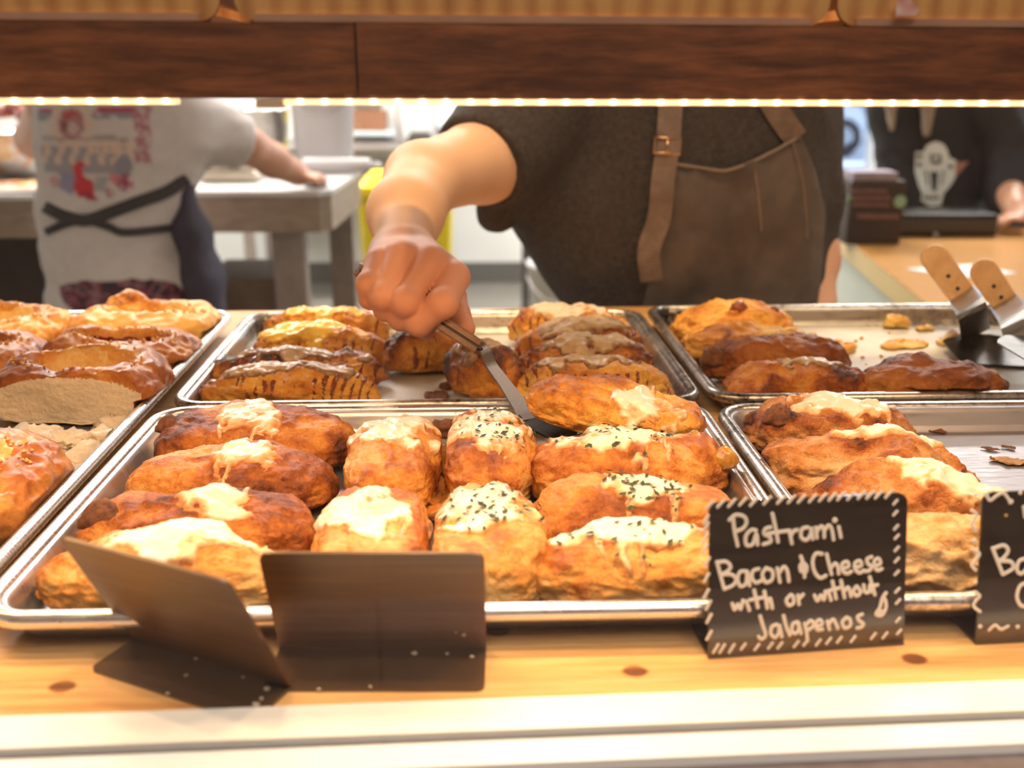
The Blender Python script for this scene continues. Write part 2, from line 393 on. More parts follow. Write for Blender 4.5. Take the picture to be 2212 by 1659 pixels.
# street behind the window
M['asphalt'] = simple('blue_grey_asphalt', (.36, .42, .52), .7, var=.2, scale=6)
M['kerb'] = simple('white_kerb', (.85, .87, .92), .6, var=.06, scale=4)
struct('ground', *MB().box((6, 20, -1.10), (40, 29, .06)).__dict__.values(), M['asphalt'])
for nm, y, w in (('trim_1', 12.2, .55), ('trim_2', 14.3, .45)):
    struct(nm, *MB().box((8, y, -1.035), (30, w, .07), .02).__dict__.values(), M['kerb'])
M['farwall'] = simple('pale_building_wall', (.62, .68, .80), .7, var=.1, scale=1)
struct('wall_outside', *MB().box((8, 30, 2), (40, .3, 8)).__dict__.values(), M['farwall'])

# counter, lips, plank
def case_thing(name, label, cat, x0, x1, y0, y1, z0, z1, mat, kind=None):
    v, f = case_box(x0, x1, y0, y1, z0, z1); c = cr((x0+x1)/2, (y0+y1)/2)
    return tag(mesh(name, v, f, mat, smooth=False, base=(c[0], c[1], z0)), label, cat, kind=kind)
bd = case_thing('counter_board', 'orange pine board with dark knots under all the trays and signs', 'counter', -1.6, 1.6, 0, .82, -.03, 0, M['counter'])
M['counter_side'] = simple('cabinet_cream', (.55, .50, .42), .5, var=.1)
cab = case_thing('display_cabinet', 'cream cabinet body under the pine board', 'cabinet', -1.6, 1.6, -.018, .80, FZ, -.03, M['counter_side'])
case_thing('front_rail', 'pale painted wooden rail along the front of the pine board', 'rail', -1.6, 1.6, -.0235, -.0002, -.03, .0035, M['whitewood'])
case_thing('outer_rail', 'pale outer rail in front of the glass, nearest the camera', 'rail', -1.6, 1.6, -.0435, -.0275, -.03, .001, M['whitewood'])
case_thing('glass_track', 'dark narrow track holding the glass between the two pale rails', 'track', -1.6, 1.6, -.0272, -.0238, -.03, -.001, M['groove'])
lg = case_thing('front_ledge', 'worn grey ledge at the very front of the display case', 'ledge', -1.6, 1.6, -.16, -.0437, -.035, -.004, M['ledge'])
gx = atz(770, 130, .0)[0]
seam = -.0085
for a, b, side in ((-1.6, seam-.0004, 'left'), (seam+.0004, 1.6, 'right')):
    v, f = case_box(a, b, -.0262, -.0247, -.0008, .62); c = cr((a+b)/2, -.0255)
    tag(mesh('sneeze_guard', v, f, M['glass'], smooth=False, base=(c[0], c[1], -.0008)), 'clear front glass pane of the display case, %s of the joint' % side, 'glass')
# upper shelf: two dark planks, the right one with a back notch added to pass a stripe of light
BY = .1225                                             # plank front face, in case coordinates
ZB, ZT = .2757, .3118
def plank(name, poly, label):
    P = [cr(x, y, ZB) for x, y in poly]; m = MB().prism(P, (0, 0, 1), ZT-ZB)
    return tag(mesh(name, m.v, m.f, M['beam'], smooth=False), label, 'shelf')
BK = .480
px_s = -.0208
plank('shelf_plank', [(-1.3, BY), (px_s-.0006, BY), (px_s-.0006, BK), (-1.3, BK)], 'dark stained shelf plank on the left, over the sweet buns')
plank('shelf_plank', [(px_s+.0006, BY), (1.3, BY), (1.3, BK), (px_s+.024, BK), (px_s+.024, BY+.12), (px_s+.0006, BY+.10)], 'dark stained shelf plank on the right, over the signs and the worker')
for x in (-1.29, 1.29):
    case_thing('shelf_post', 'dark wooden post carrying the %s end of the upper shelf' % ('left' if x < 0 else 'right'), 'post', x-.02, x+.02, BY+.03, BY+.07, 0, ZB, M['beam'])
# LED strips with their bulbs
M['led'] = emit('warm_led_strip', (1, .66, .34), 1.5); M['bulb'] = emit('led_bulb', (1, .88, .62), 30); 
for k in ('led', 'bulb'): M[k].cycles.emission_sampling = 'NONE'
M['ledcase'] = simple('strip_plug', (.75, .55, .35), .4)
for a, b, side in ((-.52, -.112, 'left'), (-.058, .56, 'right')):
    v, f = case_box(a, b, BY+.0005, BY+.009, ZB-.0030, ZB-.0002); c = cr((a+b)/2, BY+.005)
    st = tag(mesh('led_strip', v, f, M['led'], smooth=False, base=(c[0], c[1], ZB-.004)), 'glowing warm strip light under the front edge of the %s shelf plank' % side, 'strip light')
    x = a+.008
    while x < b-.004:
        m = MB().box((0, 0, 0), (.0022, .0012, .0011), .0004); p = np.array(cr(x, BY-.0002, ZB-.0011)); mesh('led_bulb', np.array(m.v)+p, m.f, M['bulb'], parent=st); x += .01235
    if side == 'right':
        v, f = case_box(a-.014, a-.0005, BY-.001, BY+.008, ZB-.0045, ZB-.0003); mesh('plug', v, f, M['ledcase'], parent=st, smooth=False)
# ribbed bins on the shelf
def ribbed(name):
    m, nt, b, _ = newmat(name); tc = nt.nodes.new('ShaderNodeTexCoord'); w = N(nt, 'ShaderNodeTexWave', Scale=22, Distortion=1.2, Detail=2); w.bands_direction = 'X'
    w.inputs['Detail Scale'].default_value = 2; nt.links.new(tc.outputs['Object'], w.inputs['Vector'])
    n = noise(nt, 12, 4, .6, (3, 1, 1)); v = math2(nt, 'ADD', math2(nt, 'MULTIPLY', w.outputs[0], .45), math2(nt, 'MULTIPLY', n.outputs[0], .6))
    nt.links.new(ramp(nt, v, [(.12, (.28, .10, .025)), (.32, (.56, .26, .075)), (.7, (.74, .40, .13))]), b.inputs['Base Color']); b.inputs['Roughness'].default_value = .4; return m
M['ribbed'] = ribbed('tan_ribbed_board'); M['binlip'] = simple('translucent_bin_edge', (.60, .34, .22), .25, var=.25, scale=20)
def bin_(x0, x1, label):
    c = cr((x0+x1)/2, BY+.09, ZT); t = thing('shelf_bin', label, 'bin', c, 'tan bins on the upper shelf')
    hx, hz, r = (x1-x0)/2, .05, .011
    def panel(name, yo, th, hx, zlo, zhi, mat, r):
        zc = (zlo+zhi)/2; hz = (zhi-zlo)/2
        P = [cr((x0+x1)/2+px, yo, zc+pz) for px, pz in rrect(hx, hz, r)]; n = np.array(cr(0, 1))-np.array(cr(0, 0)); m = MB().prism(P, n, th)
        mesh(name, m.v, m.f, mat, parent=t, smooth=False)
    panel('front_panel', BY+.004, .004, hx, ZT+.0005, ZT+.085, M['ribbed'], r)
    panel('back_panel', BY+.17, .004, hx, ZT+.0005, ZT+.085, M['ribbed'], r)
    v, f = case_box(x0+.006, x1-.006, BY+.008, BY+.17, ZT+.0005, ZT+.004); mesh('bottom', v, f, M['binlip'], parent=t, smooth=False)
    v, f = case_box(x0+.010, x1-.010, BY+.0015, BY+.004, ZT+.0006, ZT+.0042); mesh('lower_lip', v, f, M['binlip'], parent=t, smooth=False)
    for x in (x0+.002, x1-.006):
        v, f = case_box(x, x+.004, BY+.008, BY+.17, ZT+.009, ZT+.085); mesh('side_panel', v, f, M['ribbed'], parent=t, smooth=False)
bin_(-.50, -.087, 'tan ribbed bin at the left end of the upper shelf')
bin_(-.080, .2215, 'wide tan ribbed bin in the middle of the upper shelf')
bin_(.2255, .62, 'tan ribbed shelf bin at the right end, with a red and white tag')
M['tagred'] = simple('red_tag', (.62, .03, .02), .5, scale=90, c2=(.8, .72, .65), detail=1)
tp = [(1940, -8), (1962, -8), (1987, 22), (1978, 33), (1935, 36)]
tm = MB().prism([aty(x, y, .0835)+np.array([0, 0, 0]) for x, y in tp], (0, 1, 0), .0006)
tag(tm.out('paper_tag', M['tagred']), 'small red and white tag hanging on the front of the right shelf bin', 'tag')

# ================================================================== sheet pans
def sheet_pan(name, label, cx, cy, ang, hx, hy, pm, rm):
    t = thing(name, label, 'sheet pan', (cx, cy, 0)); t.rotation_euler.z = ang
    def ring(d, z, r=.032): return [(x, y, z) for x, y in rrect(hx-d, hy-d, max(r-d, .006), 8)]
    prof = [(.021, .0004), (.0195, .0012), (.0125, .014), (.0115, .0165), (.0090, .0205), (.0095, .022), (.0118, .0205), (.0135, .0170), (.0165, .0060), (.0185, .0026), (.0215, .0016)]
    rings = [ring(*p) for p in prof]; n = len(rings[0])
    v = [p for r in rings for p in r]
    f = [(i*n+k, i*n+(k+1) % n, (i+1)*n+(k+1) % n, (i+1)*n+k) for i in range(len(rings)-1) for k in range(n)]
    f = [q[::-1] for q in f]
    f += [tuple(range(n)), tuple((len(rings)-1)*n+k for k in range(n))[::-1]]
    f = [q[::-1] for q in f]
    v = np.array(v)+np.array([cx, cy, 0]); mesh('pan_body', v, f, pm, parent=t)
    A = [ring(.005+.005*math.cos(a), .0198+.0052*math.sin(a)) for a in [2*PI*k/12 for k in range(12)]]
    v = np.array([p for r in A for p in r])+np.array([cx, cy, 0])
    f = [(i*n+k, i*n+(k+1) % n, ((i+1) % 12)*n+(k+1) % n, ((i+1) % 12)*n+k) for i in range(12) for k in range(n)]
    mesh('rolled_rim', v, [q[::-1] for q in f], rm, parent=t); return t
sheet_pan('sheet_pan', 'clean aluminium sheet pan full of cheese topped rolls, front and centre', 0, .169, 0, .2285, .165, M['pan_clean'], M['rim_clean'])
sheet_pan('sheet_pan', 'used sheet pan of glazed drizzled pastries behind the central front pan', .0032, .503, .0085, .2285, .165, M['pan_used'], M['rim_used'])
sheet_pan('sheet_pan', 'half empty sheet pan with parchment and spatulas, back right', .4665, .5185, .006, .2285, .172, M['pan_used'], M['rim_used'])
sheet_pan('sheet_pan', 'half empty speckled sheet pan behind the two lettered signs, front right', .4620, .1690, .004, .2285, .161, M['pan_dull'], M['rim_used'])
sheet_pan('sheet_pan', 'long sheet pan of sweet crumble buns along the left edge', -.4660, .343, .012, .2285, .333, M['pan_clean'], M['rim_clean'])
def sheet(name, label, cx, cy, hx, hy, z, seed, mat, cat='paper'):
    n = 30; v = []
    for j in range(n+1):
        for i in range(n+1): v.append((cx-hx+2*hx*i/n, cy-hy+2*hy*j/n, z))
    v = np.array(v); v[:, 2] += np.maximum(0, .0003*(1+fbm(v*18, seed))); v[:, :2] += .004*fbm(v*9, seed+5)[:, None]
    f = [(j*(n+1)+i, j*(n+1)+i+1, (j+1)*(n+1)+i+1, (j+1)*(n+1)+i) for j in range(n) for i in range(n)]
    return tag(mesh(name, v, f, mat), label, cat)
sheet('parchment_sheet', 'pale parchment lining the half empty pan at back right', .4665, .535, .198, .125, .0019, 3, M['parch'])
sheet('parchment_sheet', 'greyish parchment under the drizzled pastries in the central back pan', .003, .503, .198, .134, .0019, 9, M['parch'])
# ================================================================== pastries
def loaf(L, W, H, seed, n=36, p=2.6, lump=.075, fold=.03, taper=.0, dip=0, dip_r=(.62, .5), crimp=0, cut=None):
    mids = .012 if p > 3.3 else .022
    """a baked roll, long axis x, resting on z = 0: points, faces, upward share, browning"""
    v, f = cube_grid(n); d = np.array(v); d = np.tan(d*PI/4*.999); d /= np.linalg.norm(d, axis=1)[:, None]
    r = (np.abs(d)**p).sum(1)**(-1/p); q = d*r[:, None]
    hz = np.where(q[:, 2] > 0, .74*H, .26*H)
    w = 1-taper*q[:, 0]**2
    P = np.stack([q[:, 0]*L/2, q[:, 1]*W/2*w, q[:, 2]*hz*(1-.35*taper*q[:, 0]**2)], 1)
    nrm = q/np.array([L/2, W/2, H*.6]); nrm /= np.linalg.norm(nrm, axis=1)[:, None]
    s = 1/W; off = seed*7.31
    lo = fbm(P*s*1.5+off, seed, 2); rid = 1-np.abs(fbm(P*s*np.array([2.6, 3.6, 3.6])+off+3, seed+3, 3))*1.6
    mid = fbm(P*s*6+off, seed+7, 3)
    disp = lump*W*lo+fold*W*(rid-.6)+mids*W*mid+.012*W*(1-np.abs(fbm(P*s*11+off, seed+13, 2))*2)
    if crimp:
        e = sstep(.62, .95, np.abs(q[:, 0])); disp += crimp*W*e*np.sin(q[:, 1]*11+seed)*.5
    disp *= np.where(q[:, 2] < -.5, .3, 1)
    P = P+nrm*disp[:, None]
    if dip:
        k = np.clip(1-(q[:, 0]/dip_r[0])**2-(q[:, 1]/dip_r[1])**2, 0, 1); k = sstep(0, .7, k)*(q[:, 2] > 0)
        P[:, 2] -= dip*k*H
    P[:, 2] += .26*H; P[:, 2] *= H/P[:, 2].max(); low = P[:, 2] < .0; P[low, 2] = .0
    h = np.clip(P[:, 2]/H, 0, 1.2)
    br = .36+.26*fbm(P*s*1.7+off+9, seed+11, 3)+.26*(h-.5)+.16*(rid-.6)+.10*np.clip(np.abs(q[:, 0])-.7, 0, 1)*2
    return P, f, q, nrm, h, br, rid
def cap(P, f, nrm, m, t, edge=-.0012):
    """the shell of a topping that lies on the surface where m > 0"""
    k = np.where(m > 0, t*sstep(0, .35, m), edge); Q = P+nrm*k[:, None]
    keep = [q for q in f if max(m[list(q)]) > 0]
    idx = {}; V = []; F = []
    for q in keep:
        for i in q:
            if i not in idx: idx[i] = len(V); V.append(Q[i])
        F.append(tuple(idx[i] for i in q))
    return np.array(V), F, np.clip(m[list(idx)]*1.15, 0, 1)
def place(P, c, a=0, tilt=0, roll=0):
    R = (Matrix.Rotation(a, 3, 'Z') @ Matrix.Rotation(tilt, 3, 'Y') @ Matrix.Rotation(roll, 3, 'X'))
    return np.asarray(P) @ np.array(R).T + np.array(c)
PANS = {'A': (0, .169, 0, .2285, .165), 'B': (.0032, .503, .0085, .2285, .165), 'C': (.4665, .5185, .006, .2285, .172), 'D': (.4620, .1690, .004, .2285, .161), 'E': (-.4660, .343, .012, .2285, .333)}
def settle(P, pan):
    """keeps a soft thing inside its pan: it presses against the sloping walls and the floor"""
    if pan is None: return P
    cx, cy, a, hx, hy = PANS[pan]; c, s = math.cos(a), math.sin(a); x, y = P[:, 0]-cx, P[:, 1]-cy; u, v = c*x+s*y, -s*x+c*y; z = P[:, 2]
    d = np.interp(z, [.0016, .006, .017, .021, .0262, .0275], [.0222, .0172, .0142, .0128, .0128, -.03])
    lu, lv = hx-d, hy-d; u = np.clip(u, -lu, lu); v = np.clip(v, -lv, lv)
    return np.stack([cx+c*u-s*v, cy+s*u+c*v, np.maximum(z, .0027)], 1)
def flecks(P, nrm, m, k, rng, size=.0026):
    """tiny curled leaf flakes lying on the topping"""
    mb = MB(); I = np.where(m > .0)[0]
    for _ in range(k):
        i = I[rng.integers(len(I))]; n = nrm[i]; a = rng.uniform(0, 2*PI); t = np.cross(n, [0, 0, 1.0]); t = t/(np.linalg.norm(t)+1e-9) if np.linalg.norm(t) > .05 else np.array([1.0, 0, 0])
        b = np.cross(n, t); u = t*math.cos(a)+b*math.sin(a); w = np.cross(n, u); s = size*rng.uniform(.5, 1.3); o = P[i]+n*.0028+rng.normal(0, .0012, 3)*np.array([1, 1, 0])
        lift = n*s*rng.uniform(.1, .6)
        mb.add([o-u*s, o+w*s*.55+lift*.6, o+u*s*1.1+lift, o-w*s*.5+lift*.2, o+n*.0002], [(0, 4, 1), (1, 4, 2), (2, 4, 3), (3, 4, 0)])
    return mb
def roll(name, label, cat, c, L, W, H, ang=0, seed=1, mat='crust', cheese=None, ccol='cheese', herbs=0, group=None, stripes=None, tilt=0, rl=0, dark=0, n=48, p=2.6, lump=.075, fold=.03, taper=.15, crimp=0, burnt=None, extra=None, z=.0027, pan=None):
    rng = np.random.default_rng(seed)
    P, f, q, nr, h, br, rid = loaf(L, W, H, seed, n, p, lump, fold, taper, crimp=crimp)
    base = (c[0], c[1], z)
    t = thing(name, label, cat, base, group)
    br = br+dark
    if burnt:
        for bx, by, rr, amt in burnt: br = br+amt*np.exp(-(((q[:, 0]-bx)/rr)**2+((q[:, 1]-by)/(rr*1.6))**2))
    W3 = lambda A: settle(place(A, base, ang, tilt, rl), pan)
    mesh('crust', W3(P), f, M[mat], parent=t, attrs={'brown': br})
    if cheese:
        for ci, (cx, cy, a, b, drips) in enumerate(cheese):
            P2, f2, q2, n2, h2, _, _ = loaf(L, W, H, seed, max(n, 52), p, lump, fold, taper, crimp=crimp)
            m = 1-((q2[:, 0]-cx)/a)**2-((q2[:, 1]-cy)/b)**2+.75*fbm(P2*60+seed+ci*5, seed+21, 4)
            for dx in range(drips):
                x0 = cx+a*rng.uniform(-.8, .8); wd = rng.uniform(.03, .06); ln = rng.uniform(.35, .95); sd = -1 if rng.uniform() < .8 else 1
                m = np.maximum(m, np.where((q2[:, 1]*sd > 0), .42-np.abs(q2[:, 0]-x0+.05*fbm(P2*50, seed+dx, 2))/wd*.45-sstep(0, ln, (1-h2)*1.1)*.55, -1))
            m = np.where(h2 > .18, m, -1)
            V, F, K = cap(P2, f2, n2, m, .0020+.0005*ci)
            if len(F): mesh('melted_cheese', W3(V), F, M[ccol], parent=t, attrs={'thick': K})
            if herbs:
                mm = np.where((h2 > .45), m-.05, -1)
                hb = flecks(P2, n2, mm, herbs, rng); o = mesh('herb_sprinkle', W3(np.array(hb.v)), hb.f, M['herb'], parent=t, smooth=False); o['kind'] = 'stuff'
    if stripes:
        cnt, wd, lo, hi, mt = stripes
        P2, f2, q2, n2, h2, _, _ = loaf(L, W, H, seed, 60, p, lump, fold, taper, crimp=crimp)
        ph = (q2[:, 0]*.5+.5)*cnt+.5*fbm(P2*22+seed, seed+31, 2); tri = np.abs((ph % 1)-.5)*2
        m = wd*.62-tri+.35*fbm(P2*75, seed+33, 2)-.25*sstep(.0, .5, fbm(P2*30, seed+35, 2)); m = np.where((h2 > lo) & (h2 < hi) & (np.abs(q2[:, 0]) < .97), m, -1)
        V, F, K = cap(P2, f2, n2, m*1.6, .0011)
        if len(F): mesh('caramel_drizzle', W3(V), F, M[mt], parent=t)
    if extra: extra(t, W3, P, q, nr, rng)
    return t
def knob(bx, by, r, mat='burnt', name='burnt_filling'):
    def fn(t, W3, P, q, nr, rng):
        i = int(np.argmin((q[:, 0]-bx)**2+(q[:, 1]-by)**2-(q[:, 2] > 0)*.5)); P2, f2, *_ = loaf(r*2.2, r*2, r*1.8, 91, 8, 2.1, .12, .06)
        mesh(name, W3(P2+P[i]-np.array([0, 0, r*.8])), f2, M[mat], parent=t, attrs={'brown': np.full(len(P2), .9)})
    return fn
def many(*fs):
    def fn(*a):
        for g in fs: g(*a)
    return fn

# ---- front and centre pan: left column, four long rolls with a pool of white cheese
g = 'cheese topped rolls in the front centre pan'
roll('cheese_roll', 'long brown roll with dripping white cheese, back left of the front centre pan', 'pastry', (-.132, .262), .147, .078, .043, -.06, 11, cheese=[(-.02, -.1, .38, .75, 5)], group=g, dark=.11, burnt=[(.86, -.5, .12, .5)], extra=knob(-.9, .1, .008), pan='A')
roll('cheese_roll', 'smooth dark brown roll with a cheese pool, second from the back in the left column', 'pastry', (-.134, .187), .144, .074, .041, -.08, 12, cheese=[(.18, -.05, .40, .62, 3)], group=g, dark=.15, lump=.06, fold=.02, pan='A')
roll('cheese_roll', 'roll with a broken blackened left end and central cheese pool, third in the left column', 'pastry', (-.135, .117), .150, .068, .041, -.05, 14, cheese=[(.10, -.0, .36, .7, 3)], group=g, dark=.12, extra=many(knob(-.84, -.1, .011), knob(-.93, .3, .007)), pan='A')
roll('cheese_roll', 'pale golden cheese roll behind the two blank signs, front left of the pan', 'pastry', (-.142, .059), .146, .066, .040, -.02, 15, cheese=[(.12, .25, .62, .75, 3)], group=g, dark=-.08, pan='A')
# two middle columns: rolls lying front to back
roll('cheese_roll', 'plain cheese roll lying lengthwise, back of the left middle column', 'pastry', (-.024, .212), .122, .067, .042, PI/2, 21, cheese=[(.30, 0, .62, 1.0, 0)], group=g, dark=-.02, p=3.6, lump=.05, pan='A')
roll('herb_cheese_roll', 'herb sprinkled cheese roll lying lengthwise, back of the right middle column', 'pastry', (.0445, .214), .126, .067, .043, PI/2-.03, 22, cheese=[(.2, 0, .72, 1.0, 0)], herbs=95, group=g, dark=-.02, p=3.6, lump=.05, pan='A')
roll('cheese_roll', 'cheese roll partly hidden by the middle blank sign, front of the left middle column', 'pastry', (-.0285, .087), .122, .069, .041, PI/2+.04, 23, cheese=[(.05, 0, .6, .9, 0)], group=g, dark=-.06, p=3.6, lump=.05, pan='A')
roll('herb_cheese_roll', 'herb sprinkled cheese roll at the front of the right middle column', 'pastry', (.0415, .087), .126, .068, .041, PI/2-.02, 24, cheese=[(.25, 0, .6, .9, 2)], herbs=90, group=g, dark=-.08, p=3.6, lump=.05, pan='A')
# right column: herb rolls, the hindmost lifted by the spatula
roll('herb_cheese_roll', 'large herb topped roll with curled cheese edge, just under the lifted pastry', 'pastry', (.142, .193), .140, .080, .049, .02, 31, cheese=[(-.10, .10, .66, .80, 2)], herbs=60, group=g, dark=.0, burnt=[(.95, 0, .1, .5)], extra=knob(.93, -.2, .009, 'oil', 'crisp_cheese'), pan='A')
roll('herb_cheese_roll', 'brown herb roll with bubbled cheese, second from the front in the right column', 'pastry', (.134, .119), .132, .068, .043, .03, 32, cheese=[(.15, .1, .5, .6, 2)], herbs=66, group=g, dark=.06, lump=.09, pan='A')
roll('herb_cheese_roll', 'golden herb roll at the front right of the pan, left of the lettered sign', 'pastry', (.131, .056), .136, .066, .041, .0, 33, cheese=[(-.15, .35, .62, .6, 3)], herbs=40, group=g, dark=-.10, pan='A')
roll('lifted_pastry', 'torn golden pastry raised on the spatula blade', 'pastry', (.142, .266), .144, .066, .040, -.03, 36, mat='yellow', cheese=[(.25, -.5, .42, .55, 2)], tilt=.16, group=None, lump=.10, fold=.05, z=.0235, dark=-.02, burnt=[(.75, -.2, .3, .2)])
# spilled cheese between the rolls
def blob(name, label, cat, c, sx, sy, sz, seed, mat, ang=0, group=None, n=12, kind=None, lump=.25, dk=.1):
    P, f, q, nr, h, br, rid = loaf(sx, sy, sz, seed, n, 2.1, lump, .12)
    P = place(P, (c[0], c[1], c[2]), ang)
    o = mesh(name, P, f, M[mat], attrs={'brown': br+dk}); return tag(o, label, cat, group, kind)
blob('spilled_cheese', 'baked yellow cheese spilled between the second roll and the middle column', 'cheese', (-.064, .165, .002), .018, .05, .010, 41, 'oil', .1)
blob('spilled_cheese', 'yellow cheese bridge between the two middle columns', 'cheese', (.0095, .19, .002), .012, .09, .022, 42, 'ycheese')
blob('spilled_cheese', 'baked yellow cheese spilled beside the third roll', 'cheese', (-.0625, .10, .002), .016, .045, .010, 43, 'oil', -.1)
blob('spilled_cheese', 'burnt brown cheese crust on the back wall of the front pan', 'cheese', (.018, .297, .006), .052, .010, .018, 44, 'burnt')

# ---- central back pan: glazed drizzled pastries
g = 'drizzled pastries in the central back pan'
dz = dict(mat='yellow', group=g, lump=.09, fold=.05, p=2.4)
roll('drizzled_pastry', 'yellow cheese covered pastry, rearmost on the left of the central back pan', 'pastry', (-.124, .598), .135, .066, .043, -.04, 51, cheese=[(-.05, -.1, .75, .75, 3)], ccol='ycheese', stripes=(15, .36, .1, .8, 'choc'), **dz, pan='B')
roll('drizzled_pastry', 'shiny yellow cheese pastry second from the back on the left', 'pastry', (-.122, .531), .140, .064, .042, -.03, 52, cheese=[(-.1, -.1, .72, .8, 4)], ccol='ycheese', stripes=(15, .34, .1, .8, 'choc'), **dz, pan='B')
roll('drizzled_pastry', 'dark shaded pastry with toasted cheese and a blackened left end, third on the left', 'pastry', (-.132, .447), .168, .058, .042, -.05, 53, cheese=[(.05, -.05, .66, .75, 2)], ccol='gcheese', stripes=(12, .5, .05, .9, 'choc'), dark=.35, burnt=[(-.9, 0, .2, .4)], **dz, pan='B')  # raised browning puts the shelf's shade into the crust
roll('drizzled_pastry', 'striped pastry with lumpy cheese at the front left of the central back pan', 'pastry', (-.130, .394), .160, .058, .041, -.02, 54, cheese=[(-.05, .15, .72, .6, 4)], ccol='gcheese', stripes=(19, .5, .05, .75, 'choc'), dark=.05, **dz, pan='B')
roll('drizzled_pastry', 'orange drizzled croissant shaped pastry behind the spatula handle', 'pastry', (-.008, .503), .086, .074, .050, .25, 55, stripes=(8, .36, .2, 1.2, 'choc'), dark=.12, **dz, pan='B')
roll('drizzled_pastry', 'round shaded pastry with toasted cheese behind the spatula neck', 'pastry', (.048, .425), .070, .088, .052, .5, 56, cheese=[(0, .1, .8, .8, 0)], ccol='gcheese', dark=.35, **dz, pan='B')  # extra browning stands for shade here too
roll('drizzled_pastry', 'pale cheese pastry at the back right corner of the central back pan', 'pastry', (.137, .588), .130, .062, .046, .02, 57, cheese=[(.05, 0, .72, .8, 2)], ccol='cheese', stripes=(15, .42, .1, .8, 'choc'), **dz, pan='B')
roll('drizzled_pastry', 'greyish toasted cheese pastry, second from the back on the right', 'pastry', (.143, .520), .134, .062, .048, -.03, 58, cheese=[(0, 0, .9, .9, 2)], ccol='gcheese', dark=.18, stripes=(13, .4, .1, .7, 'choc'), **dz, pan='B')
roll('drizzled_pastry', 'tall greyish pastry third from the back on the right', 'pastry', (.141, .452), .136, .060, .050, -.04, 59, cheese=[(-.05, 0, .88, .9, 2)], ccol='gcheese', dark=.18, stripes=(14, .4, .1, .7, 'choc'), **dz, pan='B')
roll('drizzled_pastry', 'caramel striped pastry behind the lifted pastry, front right of the central back pan', 'pastry', (.140, .388), .146, .060, .046, -.03, 60, cheese=[(-.1, .1, .78, .7, 2)], ccol='gcheese', stripes=(16, .45, .05, .8, 'choc'), dark=.02, **dz, pan='B')
for i, (x, y, s, lb) in enumerate(((1655/2.765+350, 625/2.765+630, .022, 'thin brown crust flake on the parchment beside the round shaded pastry'), (1690/2.765+350, 575/2.765+630, .014, 'small dark burnt flake behind the thin brown crust flake'))):
    c = atz(x, y, .003); blob('crust_flake', lb, 'crumb', c, s, s*1.1, .004, 70+i, 'burnt', .4)

# ---- back right pan
g = 'golden turnovers in the back right pan'
tz = dict(group=g, lump=.09, fold=.05, p=2.3, crimp=.02)
roll('turnover', 'bright yellow turnover with dark filling spots, rearmost in the back right pan', 'pastry', (.318, .592), .140, .076, .050, -.12, 81, 'yellow', extra=many(knob(.05, -.45, .008, 'choc', 'filling_spot'), knob(.62, -.1, .005, 'choc', 'filling_spot')), dark=-.08, **tz, pan='C')
roll('turnover', 'bright yellow flaky turnover, second from the back in the back right pan', 'pastry', (.318, .522), .150, .072, .044, -.14, 82, 'yellow', dark=-.06, **tz, pan='C')
roll('turnover', 'dark shaded turnover, third from the back in the back right pan', 'pastry', (.326, .446), .140, .064, .051, -.06, 83, 'deep', extra=knob(-.9, -.3, .011, 'burnt'), **tz, pan='C')  # shade partly painted through the darker crust copy
roll('turnover', 'cheese filmed brown turnover at the front left of the back right pan', 'pastry', (.328, .388), .136, .060, .042, -.06, 84, 'crust', dark=.2, cheese=[(.1, .2, .5, .5, 0)], ccol='gcheese', **tz, pan='C')
roll('turnover', 'single brown turnover standing alone at the front middle of the back right pan', 'pastry', (.4450, .384), .138, .074, .046, -.02, 85, 'deep', dark=-.05, taper=.5, **{k: v for k, v in tz.items()}, pan='C')
for i, (x, y, sx, sy, sz, a, lb) in enumerate((
        (1935, 705, .042, .020, .010, .5, 'arched yellow crust piece near the back of the parchment'), (1955, 745, .050, .028, .004, .2, 'ragged yellow cheese scrap in the middle of the parchment'),
        (2085, 740, .052, .024, .007, -.1, 'large oval yellow crust flake beside the spatulas'), (1800, 752, .052, .024, .007, -.15, 'flat yellow scrap beside the second turnover'),
        (2030, 692, .010, .008, .007, 0, 'small yellow lump near the back wall of the pan'), (2000, 712, .022, .010, .004, .3, 'pale thin scrap right of the arched crust piece'), (2075, 768, .014, .010, .004, .2, 'tiny tan scrap in front of the oval crust flake'))):
    blob('pastry_scrap', lb, 'crumb', atz(x, y, .0035), sx*1.1, sy*1.15, sz*1.6, 90+i, 'yellow', a, lump=.35, dk=-.2)
rng = np.random.default_rng(5)
for i in range(26):
    x, y = rng.uniform(1790, 2090), rng.uniform(700, 800); s = rng.uniform(.002, .0055)
    blob('pastry_crumb', 'tiny yellow crumb scattered on the parchment of the back right pan', 'crumb', atz(x, y, .003), s, s*.8, s*.6, 120+i, 'yellow', 0, 'yellow crumbs on the parchment', n=4)

